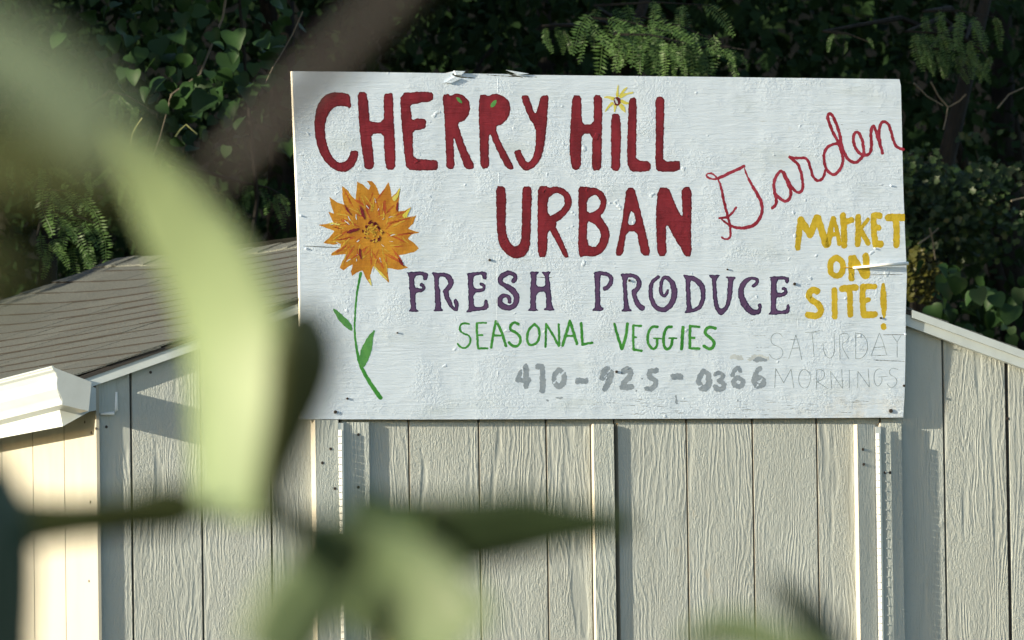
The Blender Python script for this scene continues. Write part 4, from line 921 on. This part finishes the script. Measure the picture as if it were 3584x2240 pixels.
# small lobed-leaf shrub to the right of the sign
shr = thing('lobed_leaf_shrub', (4.1, 6.1, 0.), 'shaded shrub with small lobed leaves, some yellowing, right of the sign above the roof', 'shrub')
cl = [((3230, 560), (90, 60), 150), ((3320, 640), (150, 80), 330), ((3250, 730), (120, 80), 300), ((3400, 700), (150, 90), 380), ((3520, 600), (90, 50), 150), ((3330, 790), (160, 70), 330), ((3480, 860), (80, 50), 130), ((3230, 830), (80, 60), 150), ((3560, 740), (60, 60), 90), ((3200, 640), (60, 120), 160), ((3530, 460), (50, 16), 12)]
PP = []
for (mx, my), (rx, ry), n in cl:
    a = rng.random(n)*6.283; r = np.sqrt(rng.random(n)); PP.append(at(mx+rx*r*np.cos(a), my+ry*r*np.sin(a), 5.6)+np.stack([rng.normal(0, .01, n), rng.uniform(0, .45, n), rng.normal(0, .01, n)], 1))
PP = np.concatenate(PP); n = len(PP)
scatter('foliage', lobed, PP, frames(n, CAMDIR+np.array([-.2, 0, .7]), (0, 0, -1), .4, .7), rng.uniform(.022, .042, n), M['shrub'], shr)
M['yellowing'] = leaf_mat('yellowing_leaf', (.030, .040, .010), (.080, .072, .014), .25)
a = rng.random(170)*6.283; r = np.sqrt(rng.random(170)); PY = at(3225+60*r*np.cos(a), 960+95*r*np.sin(a), 5.6); PY = np.concatenate([PY, PP[rng.choice(n, 28, replace=False)]-[0, .03, 0]])
scatter('yellowing_foliage', lobed, PY, frames(len(PY), CAMDIR+np.array([-.2, 0, .7]), (0, 0, -1), .4, .6), rng.uniform(.022, .04, len(PY)), M['yellowing'], shr)
q = lambda x, y: (2984+x/1.26, 100+y/1.26)
for pts in ([(345, 235), (380, 300), (420, 345), (412, 400), (400, 445)], [(270, 240), (330, 300), (400, 340)], [(500, 290), (470, 320), (425, 345)], [(340, 880), (352, 930), (365, 1020)], [(290, 950), (340, 915), (380, 880)], [(640, 350), (690, 290), (756, 260)], [(700, 760), (740, 750), (790, 740)]):
    twig(shr, [q(*p) for p in pts], 5.5, .0045, .003, 'twig', 'twig')
V_, F_ = tube([(4.1, 6.1, 0), (4.15, 5.95, 1.5), at(3300, 1000, 5.9), at(3350, 700, 5.9)], [.03, .024, .015, .006], 6); mesh('trunk', V_, F_, M['bark'], shr)

# ------------------------------------------------------------------ plants close in front of the camera (out of focus)
K = 3584/2419.
def blade(name, parent, pts, dist, widths, tau, mat, cup=.12, curve=0., label=None):
    """leaf blade: midrib along pts, width in photograph pixels, turned about its midrib by tau degrees"""
    A = np.array([[x*K, y*K, w*K] for (x, y), w in zip(pts, widths)]); A = chaikin(A, False, 2); n = len(A)
    tau = math.radians(tau); V = []
    for i in range(n):
        t = A[min(i+1, n-1), :2]-A[max(i-1, 0), :2]; t = t/np.linalg.norm(t)
        c2 = np.array((t[1], -t[0]))
        if (c2[0] < 0 and abs(t[1]) >= abs(t[0])) or (c2[1] > 0 and abs(t[0]) > abs(t[1])): c2 = -c2
        C3 = R*c2[0]-U*c2[1]; T3 = R*t[0]-U*t[1]
        c = C3+F*math.tan(tau); w = A[i, 2]/2*dist/FP
        d = dist+curve*math.sin(math.pi*i/(n-1)); p = near(A[i, 0], A[i, 1], d)
        nr = norm(np.cross(T3, c)); nr = nr if nr@F < 0 else -nr
        for s in (-1, -.55, 0, .55, 1): V.append(p+c*w*s-nr*cup*w*(s*s)+nr*.0)
    Fs = [[5*i+k, 5*i+k+1, 5*i+k+6, 5*i+k+5] for i in range(n-1) for k in range(4)]
    V = np.array(V); o = mesh(name, V, Fs, mat, parent, smooth=True, label=label)
    m_ = o.modifiers.new('thickness', 'SOLIDIFY'); m_.thickness = .0012
    return o
def gpt(px, py, dist):
    p = near(px*K, py*K, dist); g = float(ground_h(np.array(p[0]), np.array(p[1]))); return np.array((p[0], p[1], g))
d0 = 8.2
g0 = gpt(900, 1300, d0)
plant = thing('garden_plant', g0, 'blurred tall garden plant with a large pale leaf, close to the camera at left', 'plant')
st = [near(x*K, y*K, d0+.05) for x, y in ((100, 1235), (300, 1219), (430, 1200), (560, 1212), (640, 1216), (750, 1250), (830, 1310), (900, 1400), (925, 1600))]+[g0+[0, 0, .35], g0]
mesh('stem', *tube(st, [.006, .008, .010, .009, .009, .008, .010, .011, .012, .014, .016], 8), M['stem'], plant, smooth=True)
blade('leaf', plant, [(270, 290), (335, 400), (405, 510), (485, 630), (548, 780), (562, 930), (556, 1090), (548, 1225)], d0, [50, 120, 190, 225, 255, 255, 225, 190], -34, M['pale'], .14, .05, 'large pale yellow green leaf')
blade('leaf', plant, [(690, 730), (722, 790), (722, 865), (690, 990), (650, 1110), (622, 1220)], d0-.4, [80, 140, 160, 115, 80, 50], 35, M['olive_dark'], .06)
blade('leaf', plant, [(-150, 1060), (-60, 1170), (-30, 1290), (-40, 1580)], d0-.1, [150, 225, 230, 220], 50, M['blue'], .06)
blade('leaf', plant, [(0, 1240), (100, 1235), (300, 1220), (400, 1200), (470, 1200)], d0, [170, 105, 92, 130, 70], -35, M['deep'], .06)
blade('leaf', plant, [(610, 1205), (680, 1225), (760, 1252), (840, 1300)], d0+.1, [55, 58, 55, 40], -35, M['deep'], .06)
blade('leaf', plant, [(855, 1203), (944, 1226), (1010, 1243), (1065, 1260), (1144, 1255), (1245, 1237), (1312, 1238), (1446, 1237), (1500, 1240)], d0+.1, [60, 110, 145, 180, 165, 155, 115, 75, 40], -30, M['deep2'], .06, label='dark pointed leaf reaching right')
blade('leaf', plant, [(830, 1192), (900, 1205), (1000, 1235)], d0+.08, [60, 90, 50], 10, M['mid'], .06)
dd = 7.0
blade('leaf', plant, [(690, 1285), (770, 1315), (870, 1360), (980, 1425), (1100, 1530)], dd, [130, 230, 280, 290, 230], -25, M['mid2'], .08, .04, 'broad green leaf at the bottom')
blade('leaf', plant, [(640, 1560), (690, 1450), (760, 1360)], dd, [170, 210, 170], 15, M['mid2'], .08)
g1 = gpt(1990, 1600, 8.2)
p2 = thing('leafy_seedling', g1, 'blurred leaf tips of a small plant poking up at the bottom right', 'plant')
mesh('stem', *tube([near(1990*K, 1560*K, 8.2), g1+[0, 0, .3], g1], [.006, .008, .010], 7), M['stem'], p2, smooth=True)
blade('leaf', p2, [(1822, 1360), (1860, 1408), (1920, 1460), (1990, 1560)], 8.2, [16, 60, 88, 60], 40, M['deep'], .08)
blade('leaf', p2, [(1600, 1530), (1680, 1485), (1770, 1490), (1880, 1535), (1985, 1570)], 7.8, [30, 80, 90, 70, 30], -20, M['mid2'], .08)
d1 = 3.9
g2 = gpt(-300, 300, d1)
p3 = thing('tall_stalk_plant', g2, 'very blurred green plant right in front of the lens at upper left', 'plant')
mesh('stem', *tube([near(-330*K, -100*K, d1), near(-380*K, 500*K, d1), g2+[0, 0, .3], g2], [.006, .008, .010, .012], 7), M['stem'], p3, smooth=True)
blade('leaf', p3, [(-330, -80), (-120, 60), (60, 160), (200, 260), (290, 350)], d1, [80, 130, 170, 150, 90], -15, M['veil'], .1, label='pale blurred leaf')
blade('leaf', p3, [(-370, 430), (-120, 390), (80, 370), (300, 420)], d1+.1, [60, 130, 140, 80], 25, M['olive'], .1)
blade('leaf', p3, [(-370, 520), (-180, 570), (-20, 640), (50, 690)], d1+.1, [60, 110, 100, 50], 25, M['olive'], .1)
d2 = 5.4
g3 = gpt(3150, 1500, d2)
p4 = thing('dry_stalk', g3, 'very blurred dry brown stalk slanting across the upper left of the view', 'plant')
mesh('stem', *tube([near(x*K, y*K, d2) for x, y in ((480, 450), (560, 375), (680, 255), (800, 135), (920, 15), (1120, -220), (1500, -480), (2200, -620), (2800, -450), (3080, 200), (3140, 900))]+[g3], [.004, .008, .0105, .0105, .0105, .011, .011, .012, .013, .013, .014, .015], 8), M['brown'], p4, smooth=True)
